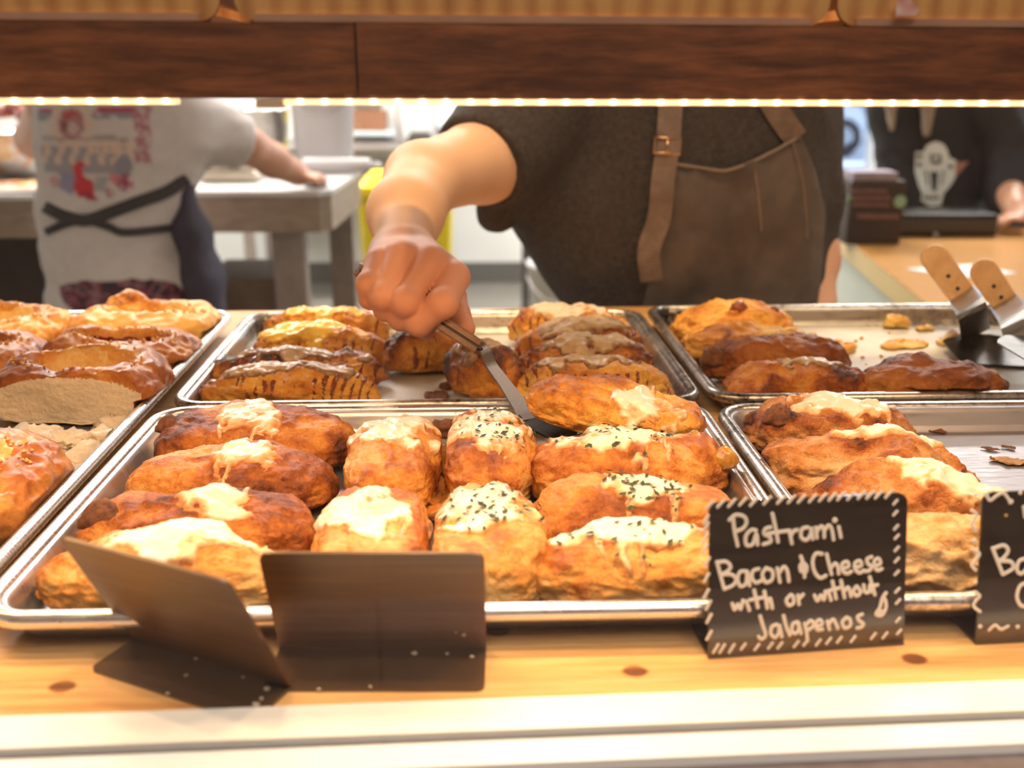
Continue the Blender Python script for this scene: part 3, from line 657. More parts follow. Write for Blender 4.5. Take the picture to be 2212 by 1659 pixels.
# ---- front right pan
g = 'crusty turnovers in the front right pan'
fz = dict(group=g, lump=.11, fold=.07, p=2.3, crimp=.03, mat='pale')
roll('crusty_turnover', 'turnover with black burnt bubbles at its left, rearmost in the front right pan', 'pastry', (.312, .270), .136, .071, .046, -.10, 101, cheese=[(.15, .05, .55, .6, 1)], dark=.05, burnt=[(-.55, -.3, .14, .6), (-.9, .2, .14, .5)], extra=many(knob(-.62, -.35, .0095), knob(-.85, .35, .006), knob(-.45, .6, .005)), **fz, pan='D')
roll('crusty_turnover', 'wide turnover with pinched ridges on the left, second in the front right pan', 'pastry', (.318, .196), .150, .066, .046, -.14, 102, cheese=[(.25, .25, .5, .4, 0)], dark=-.02, burnt=[(-.2, -.3, .16, .3)], **fz, pan='D')
roll('crusty_turnover', 'cheese filmed turnover behind the gap between the two lettered signs', 'pastry', (.316, .130), .146, .062, .046, -.12, 103, cheese=[(.35, 0, .55, .7, 1)], dark=.0, burnt=[(-.7, .1, .2, .4)], **fz, pan='D')
roll('crusty_turnover', 'golden split turnover between the two lettered signs, front of the front right pan', 'pastry', (.306, .062), .150, .068, .046, -.06, 104, dark=-.12, extra=None, burnt=[(.35, -.6, .05, .6)], **{**fz, 'lump': .07}, pan='D')
for i, (x, y, sx, sy, sz, lb) in enumerate((
        (2025, 932, .013, .006, .002, 'leftmost brown burnt crumb below the back wall of the front right pan'), (2052, 922, .013, .007, .004, 'second brown burnt crumb below the back wall of the front right pan'), (2087, 924, .011, .008, .004, 'third brown burnt crumb below the back wall of the front right pan'), (2155, 905, .010, .006, .008, 'dark round burnt crumb on the back wall of the front right pan'),
        (2140, 970, .012, .004, .0015, 'thin brown sliver behind the large tan scrap'), (2180, 967, .009, .005, .0015, 'small brown chip behind the large tan scrap'), (2186, 998, .028, .009, .0025, 'large tan crust scrap at the right of the bare pan'), (2034, 985, .004, .003, .004, 'single small golden crumb on the bare pan'))):
    blob('crust_crumb', lb, 'crumb', atz(x, y, .0028), sx*1.25, sy*1.3, sz*1.2, 150+i, {7: 'yellow', 6: 'tanscrap'}.get(i, 'burnt'), -.4, lump=.3)

# ---- sweet buns
g = 'sweet crumble buns in the long left pan'
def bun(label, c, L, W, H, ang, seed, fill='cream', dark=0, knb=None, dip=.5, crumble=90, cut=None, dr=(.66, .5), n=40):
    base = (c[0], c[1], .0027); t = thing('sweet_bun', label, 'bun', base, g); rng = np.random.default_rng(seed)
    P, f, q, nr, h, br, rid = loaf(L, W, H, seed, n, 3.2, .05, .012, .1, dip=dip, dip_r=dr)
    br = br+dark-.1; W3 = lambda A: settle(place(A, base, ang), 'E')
    if cut is not None:
        lim = cut*W/2+.030*W*fbm(P*22+seed, seed, 2); k = P[:, 1] < lim; P[:, 1] = np.where(k, lim+.0006*fbm(P*260, 7, 2), P[:, 1])
        fk = [i for i, qd in enumerate(f) if k[list(qd)].sum() >= 3 and h[list(qd)].mean() < .80-.34*(q[list(qd), 0].mean())**2]
        o = mesh('crust', W3(P), [f[i] for i in range(len(f)) if i not in set(fk)], M['sweet'], parent=t, attrs={'brown': br})
        mesh('torn_crumb', W3(P), [f[i] for i in fk], M['crumb'], parent=t)
    else: mesh('crust', W3(P), f, M['sweet'], parent=t, attrs={'brown': br})
    if knb:
        Pk, fk2, qk, nk, hk, bk_, _ = loaf(.048, .040, .030, seed+5, 16, 2.2, .10, .05); mesh('dough_knob', W3(Pk+np.array([knb[0], knb[1], H-.022])), fk2, M['sweet'], parent=t, attrs={'brown': bk_-.02})
    if dip:
        k = 1-(q[:, 0]/dr[0])**2-(q[:, 1]/dr[1])**2; m = np.where(q[:, 2] > 0, k-.22+.25*fbm(P*45, seed+3, 2), -1)
        if cut is not None: m = np.where(P[:, 1] > (cut+.14)*W/2, m, -1)
        V, F, K = cap(P, f, np.tile([0, 0, 1.0], (len(P), 1)), m, .0035)
        if len(F): mesh('filling', W3(V), F, M[fill], parent=t)
        mb = MB(); I = np.where((q[:, 2] > 0) & (k > -.5) & (k < .45))[0]
        for _ in range(crumble):
            i = I[rng.integers(len(I))]; s = rng.uniform(.0008, .0022); o = P[i]+np.array([0, 0, s*.5])
            mb.add([o+np.array(d)*s*rng.uniform(.7, 1.3) for d in ((1, 0, 0), (-1, 0, 0), (0, 1, 0), (0, -1, 0), (0, 0, 1), (0, 0, -1))], [(0, 2, 4), (2, 1, 4), (1, 3, 4), (3, 0, 4), (2, 0, 5), (1, 2, 5), (3, 1, 5), (0, 3, 5)])
        if crumble: o = mesh('streusel_sprinkle', W3(np.array(mb.v)), mb.f, M['streusel'], parent=t, smooth=False); o['kind'] = 'stuff'
    return t
ea = -.02
bun('bright yellow cream bun with a raised knob, back right of the long left pan', (-.322, .602), .160, .122, .046, ea, 201, 'cream', -.12, knb=(-.030, .036))
bun('bright yellow cream bun at the back left, cut by the photo edge', (-.478, .594), .145, .124, .045, ea, 202, 'cream', -.10)
bun('shaded bun with red fruit, left edge of the second row', (-.452, .480), .146, .106, .047, ea+.12, 203, 'berry', .16)  # second row browned darker, with the shelf's shade in the colour
bun('shaded brown crumble bun at the right of the second row', (-.308, .490), .150, .102, .048, ea-.02, 204, 'berry', .18)  # same painted shade as its left neighbour
bun('torn bun with a cream hollow and an open white crumb front', (-.305, .380), .146, .112, .055, ea-.05, 205, 'cream', .14, cut=-.62)
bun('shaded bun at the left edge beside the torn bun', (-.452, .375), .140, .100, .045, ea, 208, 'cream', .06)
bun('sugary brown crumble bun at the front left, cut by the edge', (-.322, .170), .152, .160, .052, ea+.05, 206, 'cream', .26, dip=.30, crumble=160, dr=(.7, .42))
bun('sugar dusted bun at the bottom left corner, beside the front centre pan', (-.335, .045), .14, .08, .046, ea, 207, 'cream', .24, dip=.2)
def torn(label, c, s, seed, ang=0):
    P, f, q, nr, h, br, rid = loaf(s[0], s[1], s[2], seed, 26, 2.2, .28, .22)
    P = P+.06*s[2]*fbm(P*260, seed, 2)[:, None]; P[:, 2] = np.maximum(P[:, 2], 0)
    return tag(mesh('torn_bread', settle(place(P, (c[0], c[1], .0027), ang), 'E'), f, M['crumb']), label, 'bread', 'torn bread left in the long left pan')
torn('wide ragged strip of torn bread left in front of the torn bun', (-.300, .292), (.125, .036, .022), 301, -.04)
torn('small torn bread lump on the bare metal, in front of the ragged strip', (-.268, .262), (.055, .030, .016), 302, .3)
torn('torn bread crumb pile against the right rim of the long pan', (-.258, .312), (.030, .06, .020), 303, 0)
# ================================================================== folded signs
def signmat(name, a, c, ior, ro=.14):
    m, nt, b, _ = newmat(name); n = noise(nt, 3.5, 5, .62, (2, 2, 60), .3); nt.links.new(ramp(nt, n.outputs[0], [(.32, a), (.68, c)]), b.inputs['Base Color'])
    b.inputs['Roughness'].default_value = ro; b.inputs['IOR'].default_value = ior; return m
M['sign'] = signmat('dark_laminate_sign', (.022, .016, .013), (.050, .036, .028), 1.9); M['signback'] = signmat('brown_laminate_sign', (.095, .038, .008), (.185, .080, .019), 1.8, .34); M['signfoot'] = signmat('dark_brown_foot', (.05, .028, .014), (.10, .055, .027), 1.8, .3); M['chalk'] = simple('white_marker', (.93, .86, .76), .6, var=.06, scale=200); M['gold'] = simple('yellow_dot', (.7, .45, .1), .5)
M['speck'] = simple('flour_speck', (.75, .60, .45), .7)
def quad_sheet(o, ex, ez, w, hgt, rtop, rbot, nrm, th=.0016):
    """rounded sheet: origin o, edge vector ex, up vector ez"""
    P = []
    def arc(cx, cy, r, a0):
        for k in range(6): a = a0+PI/2*k/5; P.append((cx+r*math.cos(a), cy+r*math.sin(a)))
    arc(w-rtop, hgt-rtop, rtop, 0); arc(rtop, hgt-rtop, rtop, PI/2)
    if rbot: arc(rbot, rbot, rbot, PI); arc(w-rbot, rbot, rbot, 1.5*PI)
    else: P.extend([(0, 0), (w, 0)])
    return MB().prism([o+ex*x+ez*y for x, y in P], nrm, th)
def sign(label, bl, br, tl, tr, fl_dir, fl_len, flr=.004, mt='sign'):
    """bl, br: fold corners on the board; tl, tr: top corners; fl_dir: where the foot points"""
    bl, br, tl, tr = [np.array(p) for p in (bl, br, tl, tr)]
    c = (bl+br)/2; t = thing('menu_sign', label, 'sign', (c[0], c[1], .0))
    ex = br-bl; w = np.linalg.norm(ex); ex = ex/w; up = (tl+tr)/2-c; up = up-ex*np.dot(up, ex); hgt = np.linalg.norm(up); ez = up/hgt
    n = np.cross(ex, ez)
    if np.dot(n, CAM-c) < 0: n = -n
    m = quad_sheet(bl+np.array([0, 0, .0003]), ex, ez, w, hgt, .0055, 0, -n); m.out('face_panel', M[mt], t)
    fd = np.array([fl_dir[0], fl_dir[1], 0.]); fd -= ex*np.dot(fd, ex); fd /= np.linalg.norm(fd)
    z = np.array([0, 0, .0003])
    if np.dot(np.cross(ex, fd), [0, 0, 1]) > 0: m = quad_sheet(br+z+fd*fl_len-ex*0, -ex, -fd, w, fl_len, .0001, flr, (0, 0, 1)) if False else quad_sheet(bl+z, ex, fd, w, fl_len, flr, 0, (0, 0, 1))
    else: m = quad_sheet(bl+z, ex, fd, w, fl_len, flr, 0, (0, 0, 1))
    m.out('foot_flange', M['signfoot' if mt == 'signback' else mt], t)
    return t, c, n, ex, ez
def smooth_line(pts, k=5):
    P = [np.array(p, dtype=float) for p in pts]
    if len(P) < 3: return P
    Q = [2*P[0]-P[1]]+P+[2*P[-1]-P[-2]]; out = []
    for i in range(1, len(Q)-2):
        for j in range(k):
            t = j/k; a, b, c, d = Q[i-1:i+3]
            out.append(.5*((2*b)+(c-a)*t+(2*a-5*b+4*c-d)*t*t+(3*b-a-3*c+d)*t**3))
    return out+[P[-1]]
def lettering(t, c, n, strokes, wpx, name='marker_lettering', mat='chalk', x0=1450, y0=1020, sc=2.903, lift=.0004):
    mb = MB()
    for s in strokes:
        w = wpx
        if isinstance(s, tuple) and isinstance(s[0], (int, float)) and len(s) == 3: s, w = [(s[0]-3, s[1]), (s[0]+3, s[1])], s[2]
        P = [onplane(x0+p[0]/sc, y0+p[1]/sc, c, n)+n*lift for p in smooth_line(s)]
        r = w/sc/2/FPX*depth(P[0])
        d0 = P[0]-P[1]; d0 /= np.linalg.norm(d0)+1e-9; d1 = P[-1]-P[-2]; d1 /= np.linalg.norm(d1)+1e-9
        P = [P[0]+d0*r*.8, P[0]+d0*r*.45]+P+[P[-1]+d1*r*.45, P[-1]+d1*r*.8]
        R = [r*.35, r*.85]+[r]*(len(P)-4)+[r*.85, r*.35]
        mb.tube(P, R, 8, ell=(n, .22))
    mb.out(name, M[mat], t, smooth=True)
# lettered sign
SHF = np.array([0, -.004, 0]); P1 = [SHF+atz(1527, 1415, 0), SHF+atz(1945, 1385, 0), SHF+atz(1514, 1082, .081), SHF+atz(1942, 1058, .081)]
t, c, n, ex, ez = sign('black sign lettered Pastrami, Bacon & Cheese, with or without Jalapenos', *P1, (0, 1), .033)
S = [[(385, 275), (395, 370), (415, 462)], [(362, 300), (400, 268), (450, 275), (470, 310), (450, 350), (398, 372)],
 [(530, 365), (500, 362), (466, 400), (470, 455), (510, 450), (532, 385), (540, 455)], [(622, 345), (590, 355), (580, 385), (615, 405), (622, 435), (575, 452)],
 [(632, 258), (650, 340), (668, 438)], [(605, 385), (690, 372), (740, 366)], [(738, 365), (755, 448)], [(748, 400), (765, 370), (790, 362)],
 [(855, 345), (820, 355), (812, 405), (845, 425), (872, 390), (875, 345), (886, 420)], [(905, 345), (912, 412)], [(912, 370), (938, 338), (955, 365), (957, 408)], [(957, 368), (985, 332), (1005, 360), (1016, 424)],
 [(1048, 340), (1062, 408)], (1024, 300, 36),
 [(285, 560), (305, 640), (330, 730)], [(283, 565), (340, 560), (370, 590), (350, 622), (306, 642)], [(308, 642), (370, 640), (405, 668), (385, 708), (330, 732)],
 [(468, 620), (430, 625), (415, 670), (432, 714), (468, 695), (474, 620), (490, 712)], [(548, 605), (512, 618), (505, 662), (530, 692), (568, 676)],
 [(592, 600), (570, 640), (590, 690), (630, 672), (632, 620), (592, 600)], [(662, 600), (680, 690)], [(676, 630), (705, 592), (726, 620), (736, 685)],
 [(810, 525), (822, 560), (832, 610), (834, 658)], [(805, 590), (820, 568), (846, 588), (842, 625), (812, 618), (805, 590)],
 [(945, 512), (905, 510), (885, 555), (895, 620), (930, 662), (968, 648)], [(972, 512), (988, 580), (1004, 640)], [(1000, 600), (1025, 572), (1042, 592), (1048, 636)],
 [(1072, 605), (1110, 590), (1100, 560), (1070, 575), (1072, 615), (1100, 635), (1128, 622)], [(1150, 600), (1190, 585), (1180, 555), (1150, 570), (1152, 610), (1178, 630), (1206, 615)],
 [(1255, 530), (1226, 545), (1230, 572), (1252, 592), (1242, 615), (1215, 620)], [(1276, 590), (1310, 570), (1295, 540), (1270, 560), (1276, 600), (1296, 615), (1320, 604)],
 [(380, 822), (396, 862), (416, 826), (432, 860), (448, 802)], [(468, 808), (488, 865)], [(518, 738), (542, 848)], [(490, 800), (575, 785)], [(582, 745), (600, 852)], [(600, 815), (618, 790), (632, 852)],
 [(748, 768), (720, 800), (736, 834), (765, 818), (762, 780), (748, 768)], [(792, 770), (800, 828)], [(798, 798), (826, 765)],
 [(895, 770), (915, 806), (936, 770), (955, 800), (965, 745)], [(982, 742), (1000, 802)], [(1008, 682), (1032, 792)], [(995, 740), (1052, 725)], [(1062, 678), (1085, 786)], [(1084, 745), (1108, 722), (1126, 778)],
 [(1160, 714), (1140, 745), (1160, 775), (1186, 750), (1160, 714)], [(1204, 705), (1212, 748), (1236, 750), (1246, 700), (1252, 750)], [(1242, 655), (1275, 768)], [(1240, 720), (1292, 705)],
 [(1345, 755), (1322, 790), (1306, 848), (1282, 888), (1318, 896), (1344, 852), (1340, 802), (1326, 788)], [(1300, 880), (1325, 870)],
 [(555, 900), (575, 970), (590, 1020), (565, 1046), (545, 1030)], [(660, 955), (630, 968), (622, 1010), (650, 1036), (674, 1000), (674, 955), (692, 1032)], [(702, 898), (720, 970), (742, 1022)],
 [(790, 938), (760, 952), (755, 998), (780, 1010), (798, 980), (794, 940), (812, 1012)], [(834, 948), (846, 1000), (852, 1058)], [(840, 962), (872, 930), (892, 960), (852, 992)],
 [(908, 968), (945, 952), (930, 925), (905, 945), (912, 985), (946, 985)], [(976, 932), (990, 986)], [(986, 952), (1012, 922), (1030, 950), (1042, 978)], [(1096, 910), (1070, 940), (1086, 976), (1120, 960), (1118, 922), (1096, 910)], [(1196, 890), (1166, 905), (1176, 930), (1202, 950), (1190, 970), (1162, 976)]]
lettering(t, c, n, S, 25)
D = [[(x-22, y+24), (x+22, y-22)] for x, y in ((240, 202), (310, 195), (378, 192), (448, 183), (515, 186), (600, 176), (685, 172), (752, 168), (815, 166), (885, 162), (948, 157), (1008, 153), (1062, 150), (1125, 148), (1190, 142), (1245, 141), (1298, 140), (1362, 136))]
D += [[(x-15, y+28), (x+15, y-26)] for x, y in ((215, 295), (216, 342), (212, 412), (212, 478), (224, 560), (220, 660), (218, 760), (232, 832), (236, 915), (236, 1020))]
D += [[(x-12, y+13), (x+12, y-13)] for x, y in ((1403, 188), (1403, 256), (1408, 345), (1412, 405), (1412, 480), (1412, 550), (1412, 630), (1416, 740), (1420, 810), (1420, 925), (1426, 1000))]
D += [[(x-16, y+26), (x+16, y-26)] for x, y in ((278, 1104), (318, 1104), (378, 1104))]+[[(x-14, y+18), (x+14, y-18)] for x, y in ((450, 1092), (535, 1096), (620, 1086), (680, 1085), (782, 1076), (842, 1067), (920, 1066), (985, 1056), (1052, 1050), (1138, 1045), (1265, 1026), (1338, 1022))]
lettering(t, c, n, D, 20, 'border_dashes')
# second lettered sign, cut by the photo edge
a = SHF+atz(2100, 1385, 0); dv = (P1[1]-P1[0])/np.linalg.norm(P1[1]-P1[0]); dv = np.array(rot2(dv[:2], -.03)+(0,))
tl = SHF+atz(2088, 1060, .081)
t, c, n, ex, ez = sign('black sign at the right edge starting with Ba and decorated with squiggles', a, a+dv*.108, tl, tl+dv*.108, (0, 1), .036)
lettering(t, c, n, [[(2012, 475), (2045, 560), (2075, 638)], [(2012, 480), (2080, 458), (2110, 490), (2080, 538), (2045, 556)], [(2048, 556), (2125, 560), (2140, 602), (2078, 640)], [(2225, 540), (2180, 555), (2165, 610), (2190, 636), (2228, 600), (2232, 545), (2245, 630)],
 [(2235, 690), (2185, 712), (2165, 780), (2190, 835), (2235, 840)], [(2208, 215), (2216, 280)], [(2290, 480), (2275, 540), (2290, 600)]], 26)
lettering(t, c, n, [[(1970, 130), (1995, 176), (2040, 146), (2080, 130), (2115, 172)], (2126, 184, 36), (1905, 140, 24), (2187, 130, 24), [(1880, 240), (1912, 262), (1895, 300), (1882, 330), (1908, 368)], (1898, 430, 28), [(1890, 482), (1930, 512), (1902, 555), (1882, 585), (1908, 614)], (1905, 690, 22), [(1900, 750), (1932, 775), (1908, 805), (1894, 840), (1935, 874)], (1935, 966, 28), [(1990, 990), (2028, 958), (2065, 984), (2112, 964)], (2170, 968, 28)], 22, 'border_squiggles')
lettering(t, c, n, [(2097, 270, 20)], 20, 'yellow_dot', 'gold')
# two blank signs seen from behind
def flour(t, c, n, spots):
    mb = MB()
    for x, y, w in spots:
        p = onplane(x, y, c, n)+n*.0003; r = w/2/FPX*depth(p); rg = np.random.default_rng(int(x)); k = 7
        u = np.cross(n, [0, 0, 1.0] if abs(n[2]) < .9 else [0, 1.0, 0]); u /= np.linalg.norm(u); v = np.cross(n, u)
        mb.prism([p+(u*math.cos(2*PI*i/k)+v*math.sin(2*PI*i/k))*r*rg.uniform(.5, 1.2) for i in range(k)], n, .0003)
    o = mb.out('flour_specks', M['speck'], t); o['kind'] = 'stuff'
f1, f2 = atz(605, 1405, 0), atz(1050, 1405, 0)
t, c, n, ex, ez = sign('blank back of a dark sign facing away, the wider of the two on the left', f1, f2, atz(556, 1196, .070), atz(1042, 1198, .070), (0, -1), .036, mt='signback')
flour(t, c, n, [(1002, 1370, 12), (985, 1365, 6)]); flour(t, c+np.array([0, 0, .0022]), np.array([0, 0, 1.]), [(895, 1412, 16), (965, 1414, 10), (1020, 1420, 12), (690, 1490, 9), (800, 1485, 8)])
g1, g2 = atz(290, 1385, 0), atz(630, 1490, 0)
t, c, n, ex, ez = sign('blank dark sign turned sideways with a pointed corner, leftmost on the board', g1, g2, atz(170, 1150, .078), atz(545, 1300, .078), (-.5, -1), .030, mt='signback')
flour(t, c+np.array([0, 0, .0022]), np.array([0, 0, 1.]), [(577, 1490, 16), (552, 1523, 20), (565, 1510, 10), (402, 1460, 9), (423, 1424, 9), (362, 1500, 9), (525, 1465, 8)])

# ================================================================== spatulas
M['handlewood'] = wood('pale_beech_handle', [(.2, (.50, .27, .11)), (.5, (.72, .45, .22)), (.75, (.82, .57, .32))], grain=(9, 9, 9), rough=.45)
M['oldwood'] = wood('worn_brown_handle', [(.2, (.12, .06, .038)), (.5, (.25, .14, .09)), (.75, (.36, .225, .155))], grain=(20, 20, 20), rough=.4)
M['blade'] = simple('stained_blade_steel', (.40, .36, .32), .3, .95, scale=40, c2=(.26, .23, .20), bmp=.05)
M['darkblade'] = simple('blackened_blade', (.10, .09, .08), .35, .8, scale=60, c2=(.03, .025, .02), bmp=.2)
M['neckmetal'] = simple('worn_grey_neck', (.30, .25, .22), .42, .85, scale=60, c2=(.20, .165, .145), sc3=(20, 20, 4)); M['rivet'] = simple('dark_rivet', (.04, .04, .05), .4, .8)
M['tang'] = simple('dark_tang', (.06, .05, .045), .5, .7)
def frame(a, b, side):
    a, b = np.array(a), np.array(b); x = b-a; L = np.linalg.norm(x); x /= L; y = np.array(side)-x*np.dot(side, x); y /= np.linalg.norm(y); return x, y, np.cross(x, y), L
def handle_scale(o, x, y, z, L, w, th, off, rend=.5):
    """half of a riveted handle: a rounded slab along x, width along y, thickness along z from off"""
    mb = MB(); P = []
    r = w/2*.98
    for k in range(9): a = PI/2+PI*k/8; P.append((r+r*math.cos(a)*1.0, (w/2)*math.sin(a)))
    P += [(L*.96, -w/2*.92), (L, -w/2*.8), (L, w/2*.8), (L*.96, w/2*.92)]
    lay = [(off, 0.0), (off+th*.75, 0.0), (off+th, .0012)] if th > 0 else [(off, 0.0), (off+th*.75, 0.0), (off+th, .0012)]
    v = []; m = len(P); cxm = L/2
    for zz, ins in lay:
        for px, py in P:
            s = 1-ins/(w/2); v.append(o+x*((px-cxm)*(1-ins/(L/2))+cxm)+y*(py*s)+z*zz)
    f = [(i*m+k, i*m+(k+1) % m, (i+1)*m+(k+1) % m, (i+1)*m+k) for i in range(2) for k in range(m)]
    f += [tuple(range(m))[::-1], tuple(2*m+k for k in range(m))]
    if th < 0: f = [q[::-1] for q in f]
    return mb.add(v, f)
def ribbon(pts, side, w, th):
    """bent flat bar"""
    P = smooth_line(pts, 6); T = np.gradient(np.array(P), axis=0); T /= np.linalg.norm(T, axis=1)[:, None]; s = np.array(side, dtype=float); W = np.broadcast_to(np.array(w, dtype=float), (len(pts),)); Wi = np.interp(np.linspace(0, 1, len(P)), np.linspace(0, 1, len(pts)), W); v = []
    for p, tt, ww in zip(P, T, Wi):
        sd = s-tt*np.dot(s, tt); sd /= np.linalg.norm(sd); nn = np.cross(tt, sd)
        for a, b in ((-1, -1), (1, -1), (1, 1), (-1, 1)): v.append(p+sd*a*ww/2+nn*b*th/2)
    m = len(P); f = [(i*4+k, i*4+(k+1) % 4, (i+1)*4+(k+1) % 4, (i+1)*4+k) for i in range(m-1) for k in range(4)]
    return MB().add(v, f+[(3, 2, 1, 0), tuple((m-1)*4+k for k in range(4))])
# the one in the hand
HA, HB = aty(771, 580, .394), aty(1038, 752, .341)
hx_, _, _, hL = frame(HA, HB, (0, 1, 0)); view = (HA+HB)/2-CAM; view /= np.linalg.norm(view)
hy_ = view-hx_*np.dot(view, hx_); hy_ /= np.linalg.norm(hy_); hz_ = np.cross(hx_, hy_)      # hy_ runs away from the viewer, hz_ up or down across the view
if hz_[2] < 0: hz_ = -hz_
sp = thing('spatula', 'worn wooden handled spatula held in the fist, lifting a pastry', 'spatula', tuple(HB))
for sg in (1, -1): handle_scale(HA, hx_, hy_, hz_, hL, .024, sg*.0052, sg*.0012).out('handle_scale', M['oldwood'], sp)
handle_scale(HA+hx_*.003, hx_, hy_, hz_, hL, .021, .0022, -.0011).out('tang', M['tang'], sp)
nk = [HB-hx_*.010, HB+hx_*.004, aty(1062, 790, .334), aty(1095, 835, .318), aty(1128, 882, .298), aty(1150, 905, .288)]
nd = nk[4]-nk[1]; nd /= np.linalg.norm(nd); sv = np.cross(view, nd); sv /= np.linalg.norm(sv); sv = sv*(1 if sv[0] > 0 else -1)*.62+hy_*.78
ribbon(nk, sv, [.012, .012, .0125, .014, .018, .030], .0016).out('neck', M['neckmetal'], sp)
b0 = nk[-1]; b1 = aty(1440, 960, .262)
ribbon([b0-(b1-b0)*.02, b0+(b1-b0)*.25, b0+(b1-b0)*.6, b1], (0, 1, .08), [.034, .068, .070, .072], .0014).out('blade', M['darkblade'], sp)
# the two standing in the back right pan
def big_spatula(label, top, bot, Yt, Yb, nextpts, bw, wdt):
    a, b = aty(*top, Yt), aty(*bot, Yb); x = (b-a); L = np.linalg.norm(x); x /= L
    y = np.cross(x, (a+b)/2-CAM); y /= np.linalg.norm(y); z = np.cross(x, y)
    if np.dot(z, CAM-a) < 0: z = -z
    t = thing('spatula', label, 'spatula', tuple(b), 'spatulas resting in the back right pan')
    for sg in (1, -1): handle_scale(a, x, y, z, L, wdt, sg*.008, sg*.0012).out('handle_scale', M['handlewood'], t)
    handle_scale(a+x*.003, x, y, z, L, wdt*.95, .0022, -.0011).out('tang', M['tang'], t)
    for fr in (.55, .78):
        c = a+x*L*fr+z*.0092; mb = MB(); u = [c+(x*math.cos(q)+y*math.sin(q))*.0024 for q in [2*PI*k/10 for k in range(10)]]; mb.prism(u, z, .0006); mb.out('rivet', M['rivet'], t)
    pts = [b-x*.012]+[np.array(p) for p in nextpts]
    ribbon(pts[:3], y, [wdt, wdt*.98, wdt*1.05], .0016).out('neck', M['blade'], t)
    s0, s1 = pts[2], pts[3]; ribbon([s0-(s0-pts[1])*.05, s0*.75+s1*.25, s1], (1, .1, 0), [wdt*1.05, bw, bw], .0014).out('blade', M['darkblade'], t)
big_spatula('spatula with pale wooden handle resting in the back right pan, left of the pair', (2004, 536), (2090, 652), .67, .625, [atz(2098, 668, .060), atz(2108, 725, .016), atz(2170, 790, .006)], .085, .031)
big_spatula('spatula with pale wooden handle resting in the back right pan, right of the pair', (2112, 566), (2180, 668), .66, .62, [atz(2190, 682, .055), atz(2208, 728, .042), atz(2310, 785, .040)], .070, .031)
# ================================================================== people
def skin():
    m, nt, b, _ = newmat('skin'); n = noise(nt, 30, 4, .6); n2 = noise(nt, 240, 3, .6)
    nt.links.new(ramp(nt, n.outputs[0], [(.3, (.62, .30, .19)), (.7, (.74, .40, .25))]), b.inputs['Base Color']); b.inputs['Roughness'].default_value = .45
    b.inputs['Subsurface Weight'].default_value = .12; b.inputs['Subsurface Radius'].default_value = (.012, .004, .002); b.inputs['Subsurface Scale'].default_value = .4
    bump(nt, b, n2.outputs[0], .12, .001); return m
M['skin'] = skin()
def pinkskin():
    m, nt, b, _ = newmat('working_hand_skin'); a = N(nt, 'ShaderNodeAttribute', attribute_name='pink'); n2 = noise(nt, 260, 3, .6); n = noise(nt, 45, 3)
    v = math2(nt, 'ADD', a.outputs['Fac'], math2(nt, 'MULTIPLY', math2(nt, 'SUBTRACT', n.outputs[0], .5), .25), True)
    nt.links.new(ramp(nt, v, [(0, (.80, .50, .31)), (.5, (.76, .42, .29)), (1, (.72, .34, .235))]), b.inputs['Base Color']); b.inputs['Roughness'].default_value = .58; b.inputs['Specular IOR Level'].default_value = .3
    b.inputs['Subsurface Weight'].default_value = .12; b.inputs['Subsurface Radius'].default_value = (.010, .0035, .002); b.inputs['Subsurface Scale'].default_value = .3
    bump(nt, b, n2.outputs[0], .15, .001); return m
M['pinkskin'] = pinkskin()
M['tee'] = simple('charcoal_jersey', (.066, .050, .041), .9, scale=160, c2=(.026, .020, .017), bmp=.5, bdist=.004, detail=6)  # fuzzy mottling stands in for a fur coat mirrored in the glass
M['apron'] = simple('waxed_brown_canvas', (.14, .105, .08), .7, scale=14, c2=(.065, .048, .038), bmp=.35, bdist=.006)
M['strap'] = simple('brown_strap_leather', (.24, .17, .125), .55, scale=50, c2=(.15, .10, .075), bmp=.2)
M['brass'] = simple('brass_buckle', (.70, .42, .24), .25, 1)
M['hair'] = simple('brown_hair', (.10, .055, .03), .5, scale=60, c2=(.04, .022, .012), sc3=(12, 12, 1), bmp=.3)
M['lighthair'] = simple('ash_blond_hair', (.38, .30, .23), .5, scale=60, c2=(.20, .15, .11), sc3=(12, 12, 1), bmp=.3)
M['jeans'] = simple('dark_trousers', (.035, .035, .05), .8, scale=40, c2=(.02, .02, .03))
def sq(p, y0, s):
    q = p.copy(); q[..., 1] = y0+(q[..., 1]-y0)/s; return q
def wrap(sdf, px, py, off=0.0, y0=.55, y1=1.35):
    """points where the view rays through these pixels meet a cloth surface (off = how far in front of it)"""
    px, py = np.broadcast_arrays(np.asarray(px, float), np.asarray(py, float))
    d = RT*((px-IW/2)/FPX)[..., None]-UP*((py-IH/2)/FPX)[..., None]+FW; d = d/np.linalg.norm(d, axis=-1)[..., None]
    t = np.full(px.shape, (y0-CAM[1])*1.0)
    for _ in range(70): t = t+np.clip(sdf(CAM+d*t[..., None])-off, -.02, .05)*.6
    bad = (CAM[1]+d[..., 1]*t) > y1
    t = np.where(bad, np.nan, t)
    return CAM+d*t[..., None]
